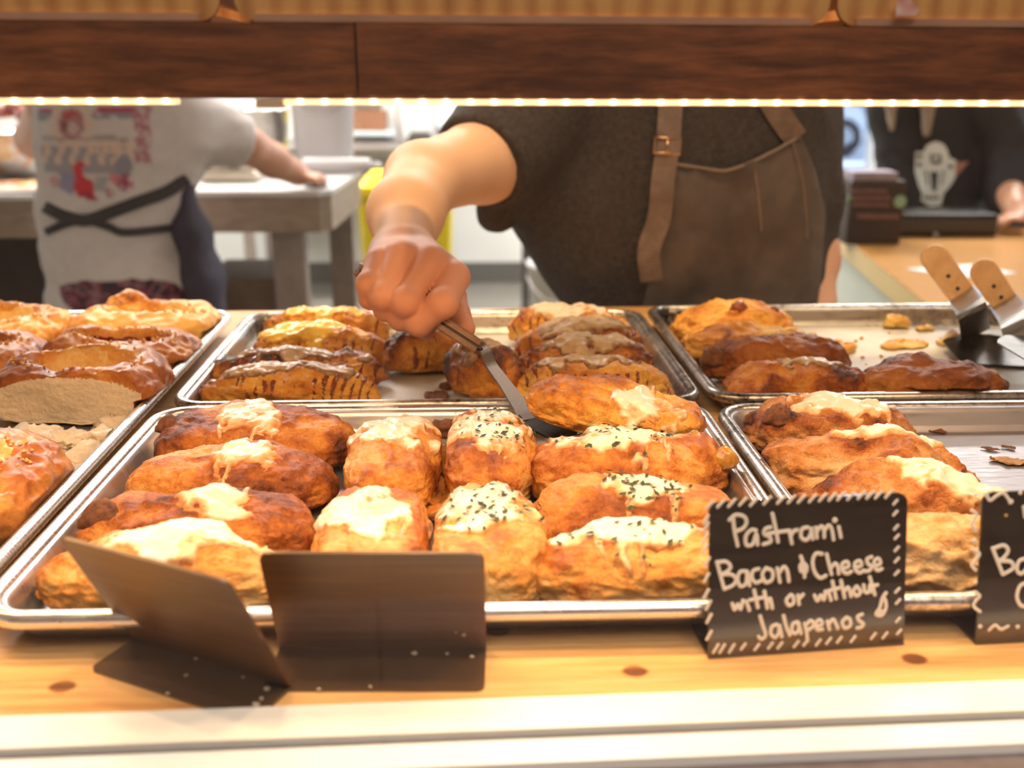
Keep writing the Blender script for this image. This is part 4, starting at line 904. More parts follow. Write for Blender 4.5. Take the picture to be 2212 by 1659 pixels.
def head_sdf(p, c, fwd, r=.098):
    """a head with brow, nose, eyes, mouth and ears; fwd = unit facing direction"""
    c = np.array(c); f = np.array(fwd)/np.linalg.norm(fwd); s = np.cross(f, [0, 0, 1.]); s /= np.linalg.norm(s); u = np.cross(s, f)
    L = np.stack([(p-c) @ s, (p-c) @ f, (p-c) @ u], -1)
    d = ellip(L, (0, -.008, .02), (.076, .094, .098)); d = smin(d, ellip(L, (0, .028, -.05), (.052, .058, .062)), .03)
    d = smin(d, capsule(L, (0, .088, .012), (0, .106, -.022), .010, .014), .012); d = smin(d, capsule(L, (-.03, .082, .03), (.03, .082, .03), .012, .012), .015)
    for e in (-1, 1):
        d = np.maximum(d, -(np.linalg.norm(L-np.array([e*.031, .094, .012]), axis=-1)-.013)); d = np.minimum(d, np.linalg.norm(L-np.array([e*.031, .080, .012]), axis=-1)-.0125)
        d = smin(d, ellip(L, (e*.078, -.008, .0), (.012, .02, .032)), .008)
    d = smin(d, ellip(L, (0, .086, -.052), (.026, .010, .006)), .006); d = smin(d, ellip(L, (0, .082, -.066), (.022, .010, .007)), .006)
    return d
def hair_sdf(p, c, fwd, length=.0):
    c = np.array(c); f = np.array(fwd)/np.linalg.norm(fwd); s = np.cross(f, [0, 0, 1.]); s /= np.linalg.norm(s); u = np.cross(s, f)
    L = np.stack([(p-c) @ s, (p-c) @ f, (p-c) @ u], -1)
    d = ellip(L, (0, -.016, .026), (.088, .102, .106)); d = np.maximum(d, -(L[..., 2]-(-.05+.55*np.maximum(L[..., 1]+.02, 0)*2)))
    return d+.004*vnoise(np.stack([L[..., 0]*60, L[..., 1]*60, L[..., 2]*14], -1), 3)
# ---------------- the worker with the spatula
A3 = lambda px, py, Y: tuple(aty(px, py, Y))
SH = A3(1165, 222, .90); SE = A3(1042, 348, .76); EL = A3(912, 388, .635); FO = A3(874, 462, .53); WR = A3(872, 540, .452)
fingers = [  # MCP, PIP, DIP, tip and radii
    ([A3(820, 572, .388), A3(797, 614, .364), A3(799, 645, .367), A3(822, 650, .391)], [.0125, .0100, .0090, .0075]),
    ([A3(868, 556, .384), A3(828, 640, .354), A3(832, 668, .360), A3(852, 678, .386)], [.0135, .0112, .0098, .008]),
    ([A3(930, 566, .380), A3(876, 652, .347), A3(866, 688, .356), A3(887, 698, .381)], [.0138, .0117, .0102, .0084]),
    ([A3(980, 602, .375), A3(956, 655, .345), A3(904, 698, .350), A3(920, 712, .374)], [.0135, .0122, .0110, .0088])]
thumb = ([A3(930, 600, .425), A3(976, 640, .408), A3(990, 682, .385), A3(1006, 710, .368)], [.014, .0125, .0108, .0085])
def hand_sdf(p):
    palm = None
    for (pts, rs), w in zip(fingers, (-.016, -.006, .006, .016)):
        a = np.array(WR)+np.array([w, -.004, -.002]); b = np.array(pts[0])+np.array([0, .009, .001])
        e = capsule(p, a, b, .0165, .0125); palm = e if palm is None else smin(palm, e, .012)
    palm = smin(palm, chain(p, thumb[0], thumb[1], .004), .008)
    d = None
    for pts, rs in fingers:
        e = smin(chain(p, pts, rs, .0035), np.linalg.norm(p-np.array(pts[1])-np.array([0, -.0015, .0005]), axis=-1)-rs[1]*1.02, .004)
        d = e if d is None else smin(d, e, .0022)
    return smin(d, palm, .009)
def arm_sdf(p):
    d = chain(p, [SH, SE, EL], [.054, .0475, .038], .02)
    f = chain(p, [EL, FO, WR], [.038, .033, .0255], .02)
    f = smin(f, capsule(p, np.array(EL)+np.array([.0, -.02, -.01]), np.array(FO)+np.array([.004, .0, .0]), .030, .028), .02)
    return smin(d, f, .018)
def whole_arm(p): return smin(hand_sdf(p), arm_sdf(p), .008)
TY = .96
def torso_sdf(p):
    q = sq(p, TY, .56)
    d = chain(q, [A3(1440, 130, TY), A3(1442, 370, TY), A3(1485, 520, TY), A3(1560, 640, TY), A3(1570, 760, TY)], [.222, .220, .184, .134, .13], .06)
    return d
def tee_sdf(p):
    d = torso_sdf(p)
    d = smin(d, chain(p, [A3(1230, 430, .90), A3(1278, 542, .90)], [.066, .054], .02), .06)
    axis = np.array(SE)-np.array(SH); axis /= np.linalg.norm(axis); end = np.array(SE)+axis*.012
    s = chain(p, [SH, tuple(end+axis*.05)], [.090, .0540], .01); s = smin(s, capsule(p, A3(1120, 375, .87), A3(1075, 455, .86), .045, .030), .05)
    cut = (p-end) @ axis; flap = np.maximum(s, np.minimum(cut, .12-p[..., 2]+0*cut) if False else cut)
    flap = np.minimum(flap, capsule(p, A3(1120, 385, .88), A3(1072, 458, .87), .045, .028))
    d = smin(d, flap, .035)
    inner = capsule(p, np.array(SH)*.3+np.array(SE)*.7, end+axis*.1, .0492, .0487); d = np.maximum(d, -inner)
    d = smin(d, chain(p, [A3(1725, 190, .99), A3(1752, 420, .985), A3(1760, 522, .98)], [.062, .046, .038], .02), .025)
    fold = .0045*fbm(np.stack([p[..., 0]*16+p[..., 2]*9, p[..., 1]*6, p[..., 2]*7], -1), 3, 3)
    hem = -.125+.0*p[..., 2]; d = np.maximum(d+fold, (aty(1400, 668, .9)[2])-p[..., 2])
    return d
worker = thing('person', 'person in a charcoal t-shirt and brown apron reaching over the pans with a spatula', 'person', (.27, .96, FZ))
ap, af = surface_nets(whole_arm, (-.16, .31, .03), (.20, .98, .34), .0021)
pinkv = sstep(.47, .40, ap[:, 1])
hd = (.27, .86, .52)
def body_sdf(p):
    q = sq(p, TY, .56); d = chain(q, [A3(1440, 150, TY), A3(1450, 400, TY), A3(1560, 640, TY), (.385, TY, -.32)], [.185, .18, .135, .135], .06)
    d = smin(d, capsule(p, (.27, .92, .28), (.27, .875, .44), .055, .050), .05); d = smin(d, head_sdf(p, hd, (-.25, -1, -.45)), .02)
    d = smin(d, chain(p, [A3(1725, 200, .99), A3(1754, 420, .985), A3(1764, 560, .97), A3(1762, 660, .93), A3(1756, 700, .90)], [.052, .036, .031, .026, .022], .02), .02)
    for k in range(4): d = smin(d, chain(p, [A3(1752+k*10, 705, .89), A3(1748+k*13, 735, .865), A3(1748+k*13, 748, .85)], [.010, .008, .007], .003), .004)
    d = smin(d, capsule(p, A3(1745, 695, .90), A3(1725, 722, .87), .010, .008), .006)
    for s in (-1, 1): d = smin(d, chain(p, [(.385+s*.085, TY+.02, -.32), (.385+s*.10, TY, -.50), (.385+s*.10, TY+.03, FZ+.06)], [.085, .060, .042], .03), .04)
    for s in (-1, 1): d = smin(d, capsule(p, (.385+s*.10, TY+.03, FZ+.045), (.385+s*.11, TY-.13, FZ+.035), .042, .032), .02)
    return d
bp_, bf_ = surface_nets(body_sdf, (-.02, .70, FZ-.01), (.66, 1.22, .68), .0085)
bv = np.concatenate([ap, bp_]); bfc = np.concatenate([af, bf_+len(ap)])
mesh('body', bv, bfc, M['pinkskin'], parent=worker, attrs={'pink': np.concatenate([pinkv*.8, np.full(len(bp_), .35)])})
tv, tf = surface_nets(tee_sdf, (-.12, .68, -.10), (.62, 1.2, .46), .006)
mesh('shirt', tv, tf, M['tee'], parent=worker)
hv, hf = surface_nets(lambda p: hair_sdf(p, hd, (-.25, -1, -.45)), (.10, .70, .36), (.44, 1.02, .70), .008); mesh('hair', hv, hf, M['hair'], parent=worker)
def trousers(p):
    d = None
    q = sq(p, TY, .6); d = capsule(q, (.385, TY, -.13), (.385, TY, -.34), .15, .15)
    for s in (-1, 1): d = smin(d, chain(p, [(.385+s*.085, TY+.02, -.32), (.385+s*.10, TY, -.52), (.385+s*.10, TY+.03, FZ+.08)], [.098, .075, .06], .03), .04)
    return np.maximum(d, p[..., 2]+.10)
pv, pf = surface_nets(trousers, (.12, .75, FZ), (.66, 1.2, -.06), .012); mesh('trousers', pv, pf, M['jeans'], parent=worker)
def lerp_path(pts, t):
    pts = np.array(pts, float); s = np.linspace(0, 1, len(pts)); return np.stack([np.interp(t, s, pts[:, 0]), np.interp(t, s, pts[:, 1])], -1)
def cloth_grid(sdf, left, right, nu, nv, off, name, mat, parent, y0=.55, y1=1.35, fold=0.0, seed=0, top=None):
    U, Vv = np.meshgrid(np.linspace(0, 1, nu), np.linspace(0, 1, nv)); Lp = lerp_path(left, Vv); Rp = lerp_path(right, Vv); q = Lp*(1-U[..., None])+Rp*U[..., None]
    if top is not None: q = q+(lerp_path(top, U)-(np.array(top[0])*(1-U[..., None])+np.array(top[-1])*U[..., None]))*((1-Vv)**2)[..., None]
    P = wrap(sdf, q[..., 0], q[..., 1], off, y0, y1)
    for _ in range(30):                                  # fill misses from neighbours
        bad = np.isnan(P[..., 0])
        if not bad.any(): break
        sh = [np.roll(P, s, a) for s, a in ((1, 0), (-1, 0), (1, 1), (-1, 1))]; av = np.nanmean(np.array(sh), 0); P[bad] = av[bad]
    if fold: P[..., 1] += fold*fbm(np.stack([q[..., 0]/60, q[..., 1]/140, q[..., 0]*0], -1), seed, 3)
    Pb = P+np.array([0, .003, 0]); v = np.concatenate([P.reshape(-1, 3), Pb.reshape(-1, 3)]); n = nu*nv; f = []
    for j in range(nv-1):
        for i in range(nu-1): a = j*nu+i; f.append((a, a+nu, a+nu+1, a+1)); f.append((n+a, n+a+1, n+a+nu+1, n+a+nu))
    for j in range(nv-1): a = j*nu; f.append((a, n+a, n+a+nu, a+nu)); a = j*nu+nu-1; f.append((a, a+nu, n+a+nu, n+a))
    for i in range(nu-1): f.append((i, i+1, n+i+1, n+i)); a = (nv-1)*nu+i; f.append((a, n+a, n+a+1, a+1))
    return mesh(name, v, f, mat, parent=parent)
apr = cloth_grid(tee_sdf, [(1462, 352), (1440, 430), (1412, 540), (1395, 640), (1385, 672)], [(1728, 292), (1762, 370), (1782, 450), (1778, 560), (1765, 672)], 40, 44, .014, 'apron', M['apron'], worker, fold=.005, seed=4, top=[(1462, 352), (1515, 360), (1568, 366), (1622, 348), (1675, 322), (1728, 292)])
# dip of the bib's upper edge, pocket seam and side seam as parts of the apron
def seam(path, w, name, mat, off, parent, sdf=tee_sdf, y0=.55, y1=1.35, th=.0016):
    Q = np.array(smooth_line([(a, b, 0) for a, b in path], 6)); P = wrap(sdf, Q[:, 0], Q[:, 1], off, y0, y1); ok = ~np.isnan(P[:, 0]); P = P[ok]
    T = np.gradient(P, axis=0); T /= np.linalg.norm(T, axis=1)[:, None]; n = CAM-P; n /= np.linalg.norm(n, axis=1)[:, None]; s = np.cross(T, n); s /= np.linalg.norm(s, axis=1)[:, None]
    v = []; m = len(P)
    for i in range(m):
        for a, b in ((-1, 0), (1, 0), (1, 1), (-1, 1)): v.append(P[i]+s[i]*a*w/2+n[i]*b*th)
    f = [(i*4+k, i*4+(k+1) % 4, (i+1)*4+(k+1) % 4, (i+1)*4+k) for i in range(m-1) for k in range(4)]+[(3, 2, 1, 0), tuple((m-1)*4+k for k in range(4))]
    return mesh(name, v, f, mat, parent=parent, smooth=False)
M['seam'] = simple('seam_thread', (.24, .175, .125), .7)
seam([(1462, 354), (1515, 362), (1568, 368), (1622, 350), (1675, 324), (1728, 294)], .0035, 'top_hem', M['seam'], .0185, apr)
seam([(1628, 352), (1638, 420), (1645, 500)], .0022, 'pocket_seam', M['seam'], .0185, apr)
seam([(1712, 305), (1735, 400), (1745, 520)], .0022, 'side_seam', M['seam'], .0185, apr)
st = seam([(1450, 190), (1444, 300), (1432, 390), (1424, 470), (1402, 540), (1408, 608)], .030, 'apron_strap', M['strap'], .020, worker)
seam([(1650, 190), (1682, 245), (1720, 300)], .030, 'apron_strap', M['strap'], .018, worker)
bk = [wrap(tee_sdf, np.array([x]), np.array([y]), .0245)[0] for x, y in ((1415, 296), (1471, 300), (1468, 334), (1412, 330))]
MB().tube(bk+[bk[0], bk[1]], .0022, 6).out('buckle', M['brass'], st, smooth=True)
p0, p1 = [wrap(tee_sdf, np.array([x]), np.array([y]), .0255)[0] for x, y in ((1443, 300), (1440, 338))]
MB().tube([p0, p1], .0016, 6).out('buckle_prong', M['brass'], st, smooth=True)
# ---------------- the person in the white t-shirt, back to us
PY = 1.78; HX = float(aty(268, 560, PY)[0])
def white_torso(p):
    q = sq(p, PY, .62); return chain(q, [A3(240, 120, PY), A3(262, 290, PY), A3(250, 420, PY), A3(246, 500, PY), A3(268, 640, PY), A3(275, 720, PY)], [.165, .172, .150, .148, .160, .160], .06)
def white_sdf(p):
    d = white_torso(p); a = np.array(A3(380, 258, 1.80)); b = np.array(A3(530, 312, 1.90)); ax = (b-a)/np.linalg.norm(b-a)
    s = np.maximum(capsule(p, a, b+ax*.1, .086, .050), (p-b) @ ax); d = smin(d, s, .05); d = np.maximum(d, -capsule(p, b-ax*.06, b+ax*.1, .043, .043))
    fold = .006*fbm(np.stack([p[..., 0]*7, p[..., 1]*5, p[..., 2]*15], -1), 8, 3)+.004*np.sin(p[..., 2]*55+p[..., 0]*9)*sstep(-.02, -.12, p[..., 2])
    return np.maximum(d+fold, aty(300, 658, PY)[2]+.24*np.clip(p[..., 0]-aty(285, 600, PY)[0], 0, 1)-p[..., 2])
helper = thing('person', 'person in a white printed t-shirt with dark apron ties, seen from behind at the left', 'person', (HX, PY, FZ))
hc = (HX-.02, 1.86, .62)
W2 = A3(644, 377, 2.09)
def white_body(p):
    q = sq(p, PY, .62); d = chain(q, [A3(240, 120, PY), A3(262, 290, PY), A3(246, 500, PY), A3(270, 700, PY), (HX, PY, -.30)], [.14, .14, .115, .135, .145], .06)
    d = smin(d, capsule(p, (HX-.02, PY+.03, .38), hc, .055, .05), .04); d = smin(d, head_sdf(p, hc, (.15, 1, -.4)), .02)
    d = smin(d, chain(p, [A3(380, 258, 1.80), A3(528, 311, 1.90), A3(590, 347, 2.0), W2], [.060, .044, .040, .030], .02), .02)
    for k, (dx, dy) in enumerate(((.05, .035), (.056, .018), (.054, 0), (.045, -.016))):
        a = np.array(W2)+np.array([.012, (1.5-k)*.014, -.006]); d = smin(d, chain(p, [a, a+np.array([dx*.6, dy*.5, -.002]), a+np.array([dx, dy, -.014])], [.012, .010, .008], .004), .006)
    a = np.array(W2); d = smin(d, chain(p, [a, a+np.array([.01, -.030, -.005]), a+np.array([.03, -.036, -.014])], [.012, .010, .008], .004), .006)
    d = smin(d, chain(p, [A3(120, 235, 1.80), (-1.02, 2.02, .13), (-.98, 2.2, .07)], [.06, .045, .03], .02), .02)
    for k in range(4): d = smin(d, chain(p, [(-.985+k*.013, 2.21, .068), (-.98+k*.014, 2.26, .05), (-.98+k*.014, 2.275, .025)], [.012, .010, .008], .004), .006)
    d = smin(d, capsule(p, (-.96, 2.2, .068), (-.925, 2.235, .03), .011, .009), .006)
    for s in (-1, 1):
        d = smin(d, chain(p, [(HX+s*.09, PY, -.30), (HX+s*.10, PY, -.52), (HX+s*.10, PY-.02, FZ+.06)], [.085, .06, .042], .03), .04); d = smin(d, capsule(p, (HX+s*.10, PY-.03, FZ+.045), (HX+s*.11, PY+.13, FZ+.035), .042, .032), .02)
    return d
v, f = surface_nets(white_body, (-1.12, 1.55, FZ-.01), (-.26, 2.34, .76), .0095); mesh('body', v, f, M['skin'], parent=helper)
v, f = surface_nets(lambda p: hair_sdf(p, hc, (.15, 1, -.4)), (HX-.17, 1.70, .44), (HX+.13, 2.02, .80), .009); mesh('hair', v, f, M['hair'], parent=helper)
v, f = surface_nets(white_sdf, (-1.12, 1.5, -.34), (-.30, 2.06, .40), .0062)
def project(P): d = np.asarray(P)-CAM; z = d @ FW; return np.stack([IW/2+FPX*(d @ RT)/z, IH/2-FPX*(d @ UP)/z], -1)
def inpoly(q, poly):
    x, y = q[:, 0], q[:, 1]; ins = np.zeros(len(q), bool); j = len(poly)-1
    for i in range(len(poly)):
        xi, yi = poly[i]; xj, yj = poly[j]; c = ((yi > y) != (yj > y)) & (x < (xj-xi)*(y-yi)/(yj-yi+1e-9)+xi); ins ^= c; j = i
    return ins
colr = np.tile(np.array([.66, .60, .57]), (len(v), 1))
qs = project(v)
front = v[:, 1] < PY+.02
Cq = (qs-np.array([60, 200]))*5.53
def put(mask, c, a=1.0): colr[mask & front] = colr[mask & front]*(1-a)+np.array(c)*a
X, Y = Cq[:, 0], Cq[:, 1]
nz = vnoise(np.stack([X/22, Y/22, X*0], -1), 4)
put(inpoly(Cq, [(790, 190), (1000, 165), (1270, 175), (1270, 245), (1000, 235), (780, 262)]), (.42, .07, .12))
put(inpoly(Cq, [(770, 270), (1000, 245), (1260, 255), (1250, 300), (1000, 295), (780, 330)]), (.28, .28, .33))
put(inpoly(Cq, [(130, 185), (305, 185), (300, 235), (130, 235)]), (.42, .07, .13)); put(inpoly(Cq, [(120, 240), (300, 240), (290, 320), (120, 340)]), (.30, .31, .35))
an = np.arctan2(Y-370, X-520); rad = np.hypot((X-520)/150, (Y-370)/180)
put((rad > 1.05) & (rad < 1.75) & (np.sin(an*15) > -.1), (.74, .52, .40)); put(rad < 1.05, (.44, .22, .23)); put((rad < .85) & (Y < 330) & (np.hypot(X-560, Y-380) > 90), (.50, .09, .10)); put(np.hypot(X-535, (Y-430)*.9) < 62, (.60, .45, .40)); put((np.hypot(X-440, (Y-400)*.5) < 35), (.25, .10, .09))
put(inpoly(Cq, [(165, 520), (400, 545), (690, 530), (950, 500), (1200, 545), (1250, 600), (1000, 585), (690, 570), (400, 590), (170, 560)]), (.30, .22, .20), .7)
put(inpoly(Cq, [(160, 640), (640, 660), (1200, 640), (1240, 830), (1000, 980), (400, 985), (200, 950)]), (.30, .27, .30), .85)
put((Y > 590) & (Y < 850) & (X > 190) & (X < 1250) & (np.sin(X/27+np.sin(Y/40)) > .25), (.72, .52, .42)); put((Y > 610) & (Y < 730) & (X > 690) & (X < 1240) & (np.abs(np.hypot(((X-700) % 180)-90, (Y-670)*1.2)-55) < 24), (.74, .54, .44))
put(inpoly(Cq, [(390, 950), (560, 950), (570, 1200), (480, 1210), (390, 1150)]), (.30, .28, .42)); put(inpoly(Cq, [(790, 1000), (980, 1000), (930, 1170), (800, 1180)]), (.38, .38, .38)); put(inpoly(Cq, [(240, 1010), (385, 1000), (385, 1130), (290, 1120)]), (.55, .25, .24), .8)
put((X > 1270) & (X < 1470-.0*Y) & (Y > 150) & (Y < 850) & (nz > -.35), (.40, .13, .17), .85); put((np.hypot(X-1140, Y-880) < 115), (.29, .27, .32)); put(np.hypot(X-1045, (Y-1030)*.85) < 65, (.66, .24, .26)); put((np.hypot(X-1160, (Y-1070)*.9) < 105) & (nz > -.3), (.36, .08, .13)); put((np.hypot((X-980)*1.4, (Y-1190)*.8) < 70) & (nz > -.2), (.42, .16, .17))
put(inpoly(Cq, [(560, 830), (672, 830), (660, 1000), (770, 1050), (785, 1180), (845, 1290), (740, 1295), (580, 1220), (545, 1080), (572, 1010), (528, 930)]), (.60, .04, .06)); put(inpoly(Cq, [(600, 1210), (720, 1170), (845, 1290), (740, 1295)]), (.38, .03, .06))
M['printed'] = painted('printed_white_cotton', .85, 40, .25)
mesh('shirt', v, f, M['printed'], parent=helper, cols=colr)
M['navy'] = simple('navy_apron_cloth', (.045, .038, .065), .8, scale=20, c2=(.028, .024, .04), bmp=.3); M['tie'] = simple('black_apron_tie', (.028, .024, .027), .7, scale=60)
kw = dict(y0=1.3, y1=2.2)
seam([(94, 446), (140, 467), (187, 476), (241, 458), (301, 436), (361, 414), (405, 384)], .026, 'apron_tie', M['tie'], .006, helper, white_sdf, **kw)
seam([(97, 502), (144, 483), (187, 477), (234, 490), (267, 502), (334, 497), (388, 490)], .017, 'apron_tie', M['tie'], .007, helper, white_sdf, **kw)
v, f = surface_nets(lambda p: smin(chain(sq(p, 1.76, 1.6), [A3(404, 380, 1.76), A3(412, 500, 1.76), A3(440, 600, 1.76), A3(456, 720, 1.76)], [.008, .034, .036, .042], .04), 9.0, .01)+.004*fbm(p*14, 5, 2), (-.80, 1.6, -.40), (-.45, 2.05, .16), .009); mesh('apron', v, f, M['navy'], parent=helper)
def flower():
    m, nt, b, _ = newmat('dark_floral_cloth'); n = noise(nt, 40, 3, .6); nt.links.new(ramp(nt, n.outputs[0], [(.42, (.03, .018, .03)), (.5, (.20, .02, .05)), (.56, (.30, .16, .18)), (.62, (.04, .02, .03))]), b.inputs['Base Color']); b.inputs['Roughness'].default_value = .8; return m
M['floral'] = flower()
def skirt(p):
    q = sq(p, PY, .7); d = capsule(q, (HX, PY, -.20), (HX, PY, -.34), .165, .162)
    for s in (-1, 1): d = smin(d, chain(p, [(HX+s*.09, PY, -.32), (HX+s*.10, PY, -.52), (HX+s*.10, PY-.02, FZ+.08)], [.098, .075, .06], .03), .04)
    return np.maximum(d, p[..., 2]+.14)
v, f = surface_nets(skirt, (HX-.25, 1.5, FZ), (HX+.25, 2.02, -.1), .012); mesh('trousers', v, f, M['floral'], parent=helper)
# ---------------- the person in black behind the till
QY = 2.62
till_p = thing('person', 'person in a black t-shirt with a white shield emblem standing behind the till', 'person', (1.40, QY, FZ))
hq = tuple(np.array(A3(1968, 110, QY)))
HN = np.array(A3(2208, 466, QY-.36)); HN[2] = -.14+.052
def black_torso(p):
    q = sq(p, QY, .58); d = chain(q, [A3(1985, 230, QY), A3(2005, 400, QY), A3(2010, 560, QY), A3(2010, 640, QY)], [.150, .155, .15, .15], .05)
    return d+.006*fbm(p*9, 4, 3)
def black_sdf(p):
    d = black_torso(p); d = smin(d, chain(p, [A3(2120, 225, QY-.02), A3(2170, 330, QY-.04), A3(2185, 420, QY-.14), A3(2190, 446, QY-.17)], [.090, .090, .072, .052], .03), .03)
    d = smin(d, chain(p, [A3(1925, 235, QY), A3(1935, 330, QY+.10), A3(1960, 420, QY+.02)], [.07, .06, .05], .03), .03)
    return np.maximum(d+.003*fbm(p*25, 6, 2), aty(2010, 620, QY)[2]-p[..., 2])
def black_body(p):
    q = sq(p, QY, .58); d = chain(q, [A3(1985, 230, QY), A3(2005, 500, QY), (1.40, QY, -.35)], [.13, .135, .14], .05); d = smin(d, capsule(p, A3(1975, 215, QY), hq, .055, .05), .04); d = smin(d, head_sdf(p, hq, (-.2, -1, -.35)), .02)
    d = smin(d, chain(p, [A3(2185, 420, QY-.18), tuple(HN+np.array([.004, .05, .012])), tuple(HN)], [.045, .030, .022], .02), .02)
    for k in range(4): a = HN+np.array([-.008, (k-1.5)*.016, .0]); d = smin(d, chain(p, [a, a+np.array([-.045, -.01, -.01]), a+np.array([-.065, -.01, -.03])], [.011, .009, .008], .004), .006)
    a = HN; d = smin(d, capsule(p, a, a+np.array([-.03, -.05, -.01]), .011, .009), .006)
    for s in (-1, 1):
        d = smin(d, chain(p, [(1.40+s*.085, QY, -.35), (1.40+s*.09, QY, -.55), (1.40+s*.09, QY, FZ+.06)], [.085, .06, .042], .03), .04); d = smin(d, capsule(p, (1.40+s*.09, QY, FZ+.045), (1.40+s*.1, QY-.15, FZ+.035), .042, .032), .02)
    return d
v, f = surface_nets(black_body, (1.0, 2.1, FZ-.01), (2.0, 2.85, .62), .011); mesh('body', v, f, M['skin'], parent=till_p)
v, f = surface_nets(black_sdf, (.95, 2.1, -.42), (2.05, 2.95, .40), .009); M['black'] = simple('black_cotton', (.020, .018, .021), .8, scale=18, c2=(.011, .010, .013), bmp=.3, bdist=.006); mesh('shirt', v, f, M['black'], parent=till_p)
v, f = surface_nets(lambda p: np.minimum(hair_sdf(p, hq, (-.2, -1, -.35)), np.minimum(chain(p, [np.array(hq)+np.array([-.075, 0, .03]), A3(1925, 215, QY-.10), A3(1926, 278, QY-.115)], [.03, .02, .010], .02), chain(p, [np.array(hq)+np.array([.075, 0, .03]), A3(2006, 215, QY-.10), A3(2002, 288, QY-.115)], [.03, .024, .012], .02))+.003*vnoise(p*np.array([140, 140, 20]), 2)), (1.05, 2.35, -.05), (1.65, 2.85, .62), .008); mesh('hair', v, f, M['lighthair'], parent=till_p)
def jeans3(p):
    q = sq(p, QY, .62); d = capsule(q, (1.40, QY, -.28), (1.40, QY, -.40), .15, .15)
    for s in (-1, 1): d = smin(d, chain(p, [(1.40+s*.085, QY, -.38), (1.40+s*.09, QY, -.55), (1.40+s*.09, QY, FZ+.08)], [.095, .072, .058], .03), .04)
    return np.maximum(d, p[..., 2]+.2)
v, f = surface_nets(jeans3, (1.15, 2.4, FZ), (1.65, 2.85, -.15), .014); mesh('trousers', v, f, M['jeans'], parent=till_p)
# emblem: a pale shield with a rounded top, dark marks and a terracotta corner
M['emb'] = simple('pale_print', (.80, .86, .84), .7, scale=60, c2=(.70, .76, .74)); M['embdark'] = simple('dark_print', (.06, .065, .07), .8); M['terra'] = simple('terracotta_print', (.42, .20, .15), .8)
def decal(poly, name, mat, off, parent, sdf, y0, y1):
    c = np.mean(poly, 0); n = len(poly); rings = [1, .7, .4]; q = np.array([c+(np.array(p)-c)*r for r in rings for p in poly]+[c])
    P = wrap(sdf, q[:, 0], q[:, 1], off, y0, y1)
    f = [(r*n+i, r*n+(i+1) % n, (r+1)*n+(i+1) % n, (r+1)*n+i) for r in range(2) for i in range(n)]+[(2*n+i, 2*n+(i+1) % n, 3*n) for i in range(n)]
    return mesh(name, P, f, mat, parent=parent)
kk = dict(parent=till_p, sdf=black_sdf, y0=2.0, y1=2.75)
e1 = lambda L: [(1700+x/3.19, 180+y/3.19) for x, y in L]
em = decal(e1([(885, 470), (940, 470), (960, 430), (1000, 405), (1040, 402), (1080, 420), (1105, 460), (1120, 510), (1170, 535), (1165, 640), (1130, 700), (1080, 760), (1062, 840), (990, 850), (925, 810), (930, 760), (905, 700), (880, 610)]), 'emblem', M['emb'], .006, **kk)
decal(e1([(1160, 545), (1258, 538), (1160, 650)]), 'emblem_corner', M['terra'], .0065, **kk)
kk2 = dict(kk, parent=em)
for L in ([(990, 490), (1060, 490), (1066, 545), (1030, 560), (990, 540)], [(893, 490), (930, 490), (928, 515), (895, 515)], [(895, 545), (925, 548), (928, 575), (897, 572)], [(1112, 560), (1145, 560), (1140, 590), (1112, 588)], [(940, 775), (1048, 775), (1045, 800), (945, 800)], [(985, 610), (1045, 610), (1030, 740), (1000, 740)], [(950, 600), (962, 600), (975, 700), (965, 700)], [(1075, 600), (1088, 600), (1068, 700), (1058, 700)]):
    decal(e1(L), 'emblem_mark', M['embdark'], .0085, **kk2)
for L in ([(1005, 505), (1040, 500), (1045, 530), (1015, 540)], [(955, 780), (965, 780), (965, 797), (955, 797)], [(985, 780), (997, 780), (995, 797), (985, 797)], [(1015, 780), (1027, 780), (1025, 797), (1015, 797)]): decal(e1(L), 'emblem_letter', M['emb'], .0105, **kk2)
# ================================================================== kitchen behind
M['tabletop'] = simple('floured_steel_top', (.80, .79, .76), .4, .3, scale=10, c2=(.66, .64, .62)); M['tableside'] = simple('brown_steel_edge', (.36, .27, .20), .45, .3, scale=18, c2=(.25, .18, .13), sc3=(1, 1, 3)); M['leg'] = simple('grey_painted_leg', (.36, .29, .25), .5, .2, scale=20, c2=(.25, .20, .17))
tb = thing('work_table', 'steel topped work table behind the person in the white t-shirt', 'table', (-1.5, 2.5, FZ))
tx = -.325
m = MB().prism([(-2.7, 1.98, -.012), (-1.05, 1.98, -.012), (-.66, 2.06, -.012), (tx-.03, 2.06, -.012), (tx, 2.10, -.012), (tx+.02, 2.62, -.012), (-2.7, 2.9, -.012)], (0, 0, 1), .012); m.out('table_top', M['tabletop'], tb)
m = MB().prism([(-2.69, 1.99, -.105), (-1.05, 1.99, -.105), (-.66, 2.07, -.105), (tx-.032, 2.07, -.105), (tx-.005, 2.105, -.105), (tx+.014, 2.61, -.105), (-2.69, 2.89, -.105)], (0, 0, 1), .093); m.out('apron_frame', M['tableside'], tb)
for x, y, w in ((aty(628, 550, 2.14)[0], 2.14, .085), (aty(742, 550, 2.52)[0], 2.52, .072), (-2.5, 2.08, .08), (-2.5, 2.8, .08)): MB().box((x, y, (FZ-.105)/2), (w, .06, -FZ-.105), .004).out('leg', M['leg'], tb)
MB().box((-1.4, 2.36, -.50), (2.1, .5, .03), .004).out('lower_shelf', M['tableside'], tb)
def tbox(name, label, cat, c, d, mat, bev=.004, group=None): return tag(MB().box(c, d, bev).out(name, mat, smooth=False), label, cat, group)
M['dough'] = simple('raw_dough', (.86, .80, .66), .6, var=.06, scale=30); M['flour'] = simple('white_plastic', (.78, .74, .75), .4, var=.04); M['dark'] = simple('dark_brown_crate', (.045, .028, .022), .6, var=.4, scale=10)
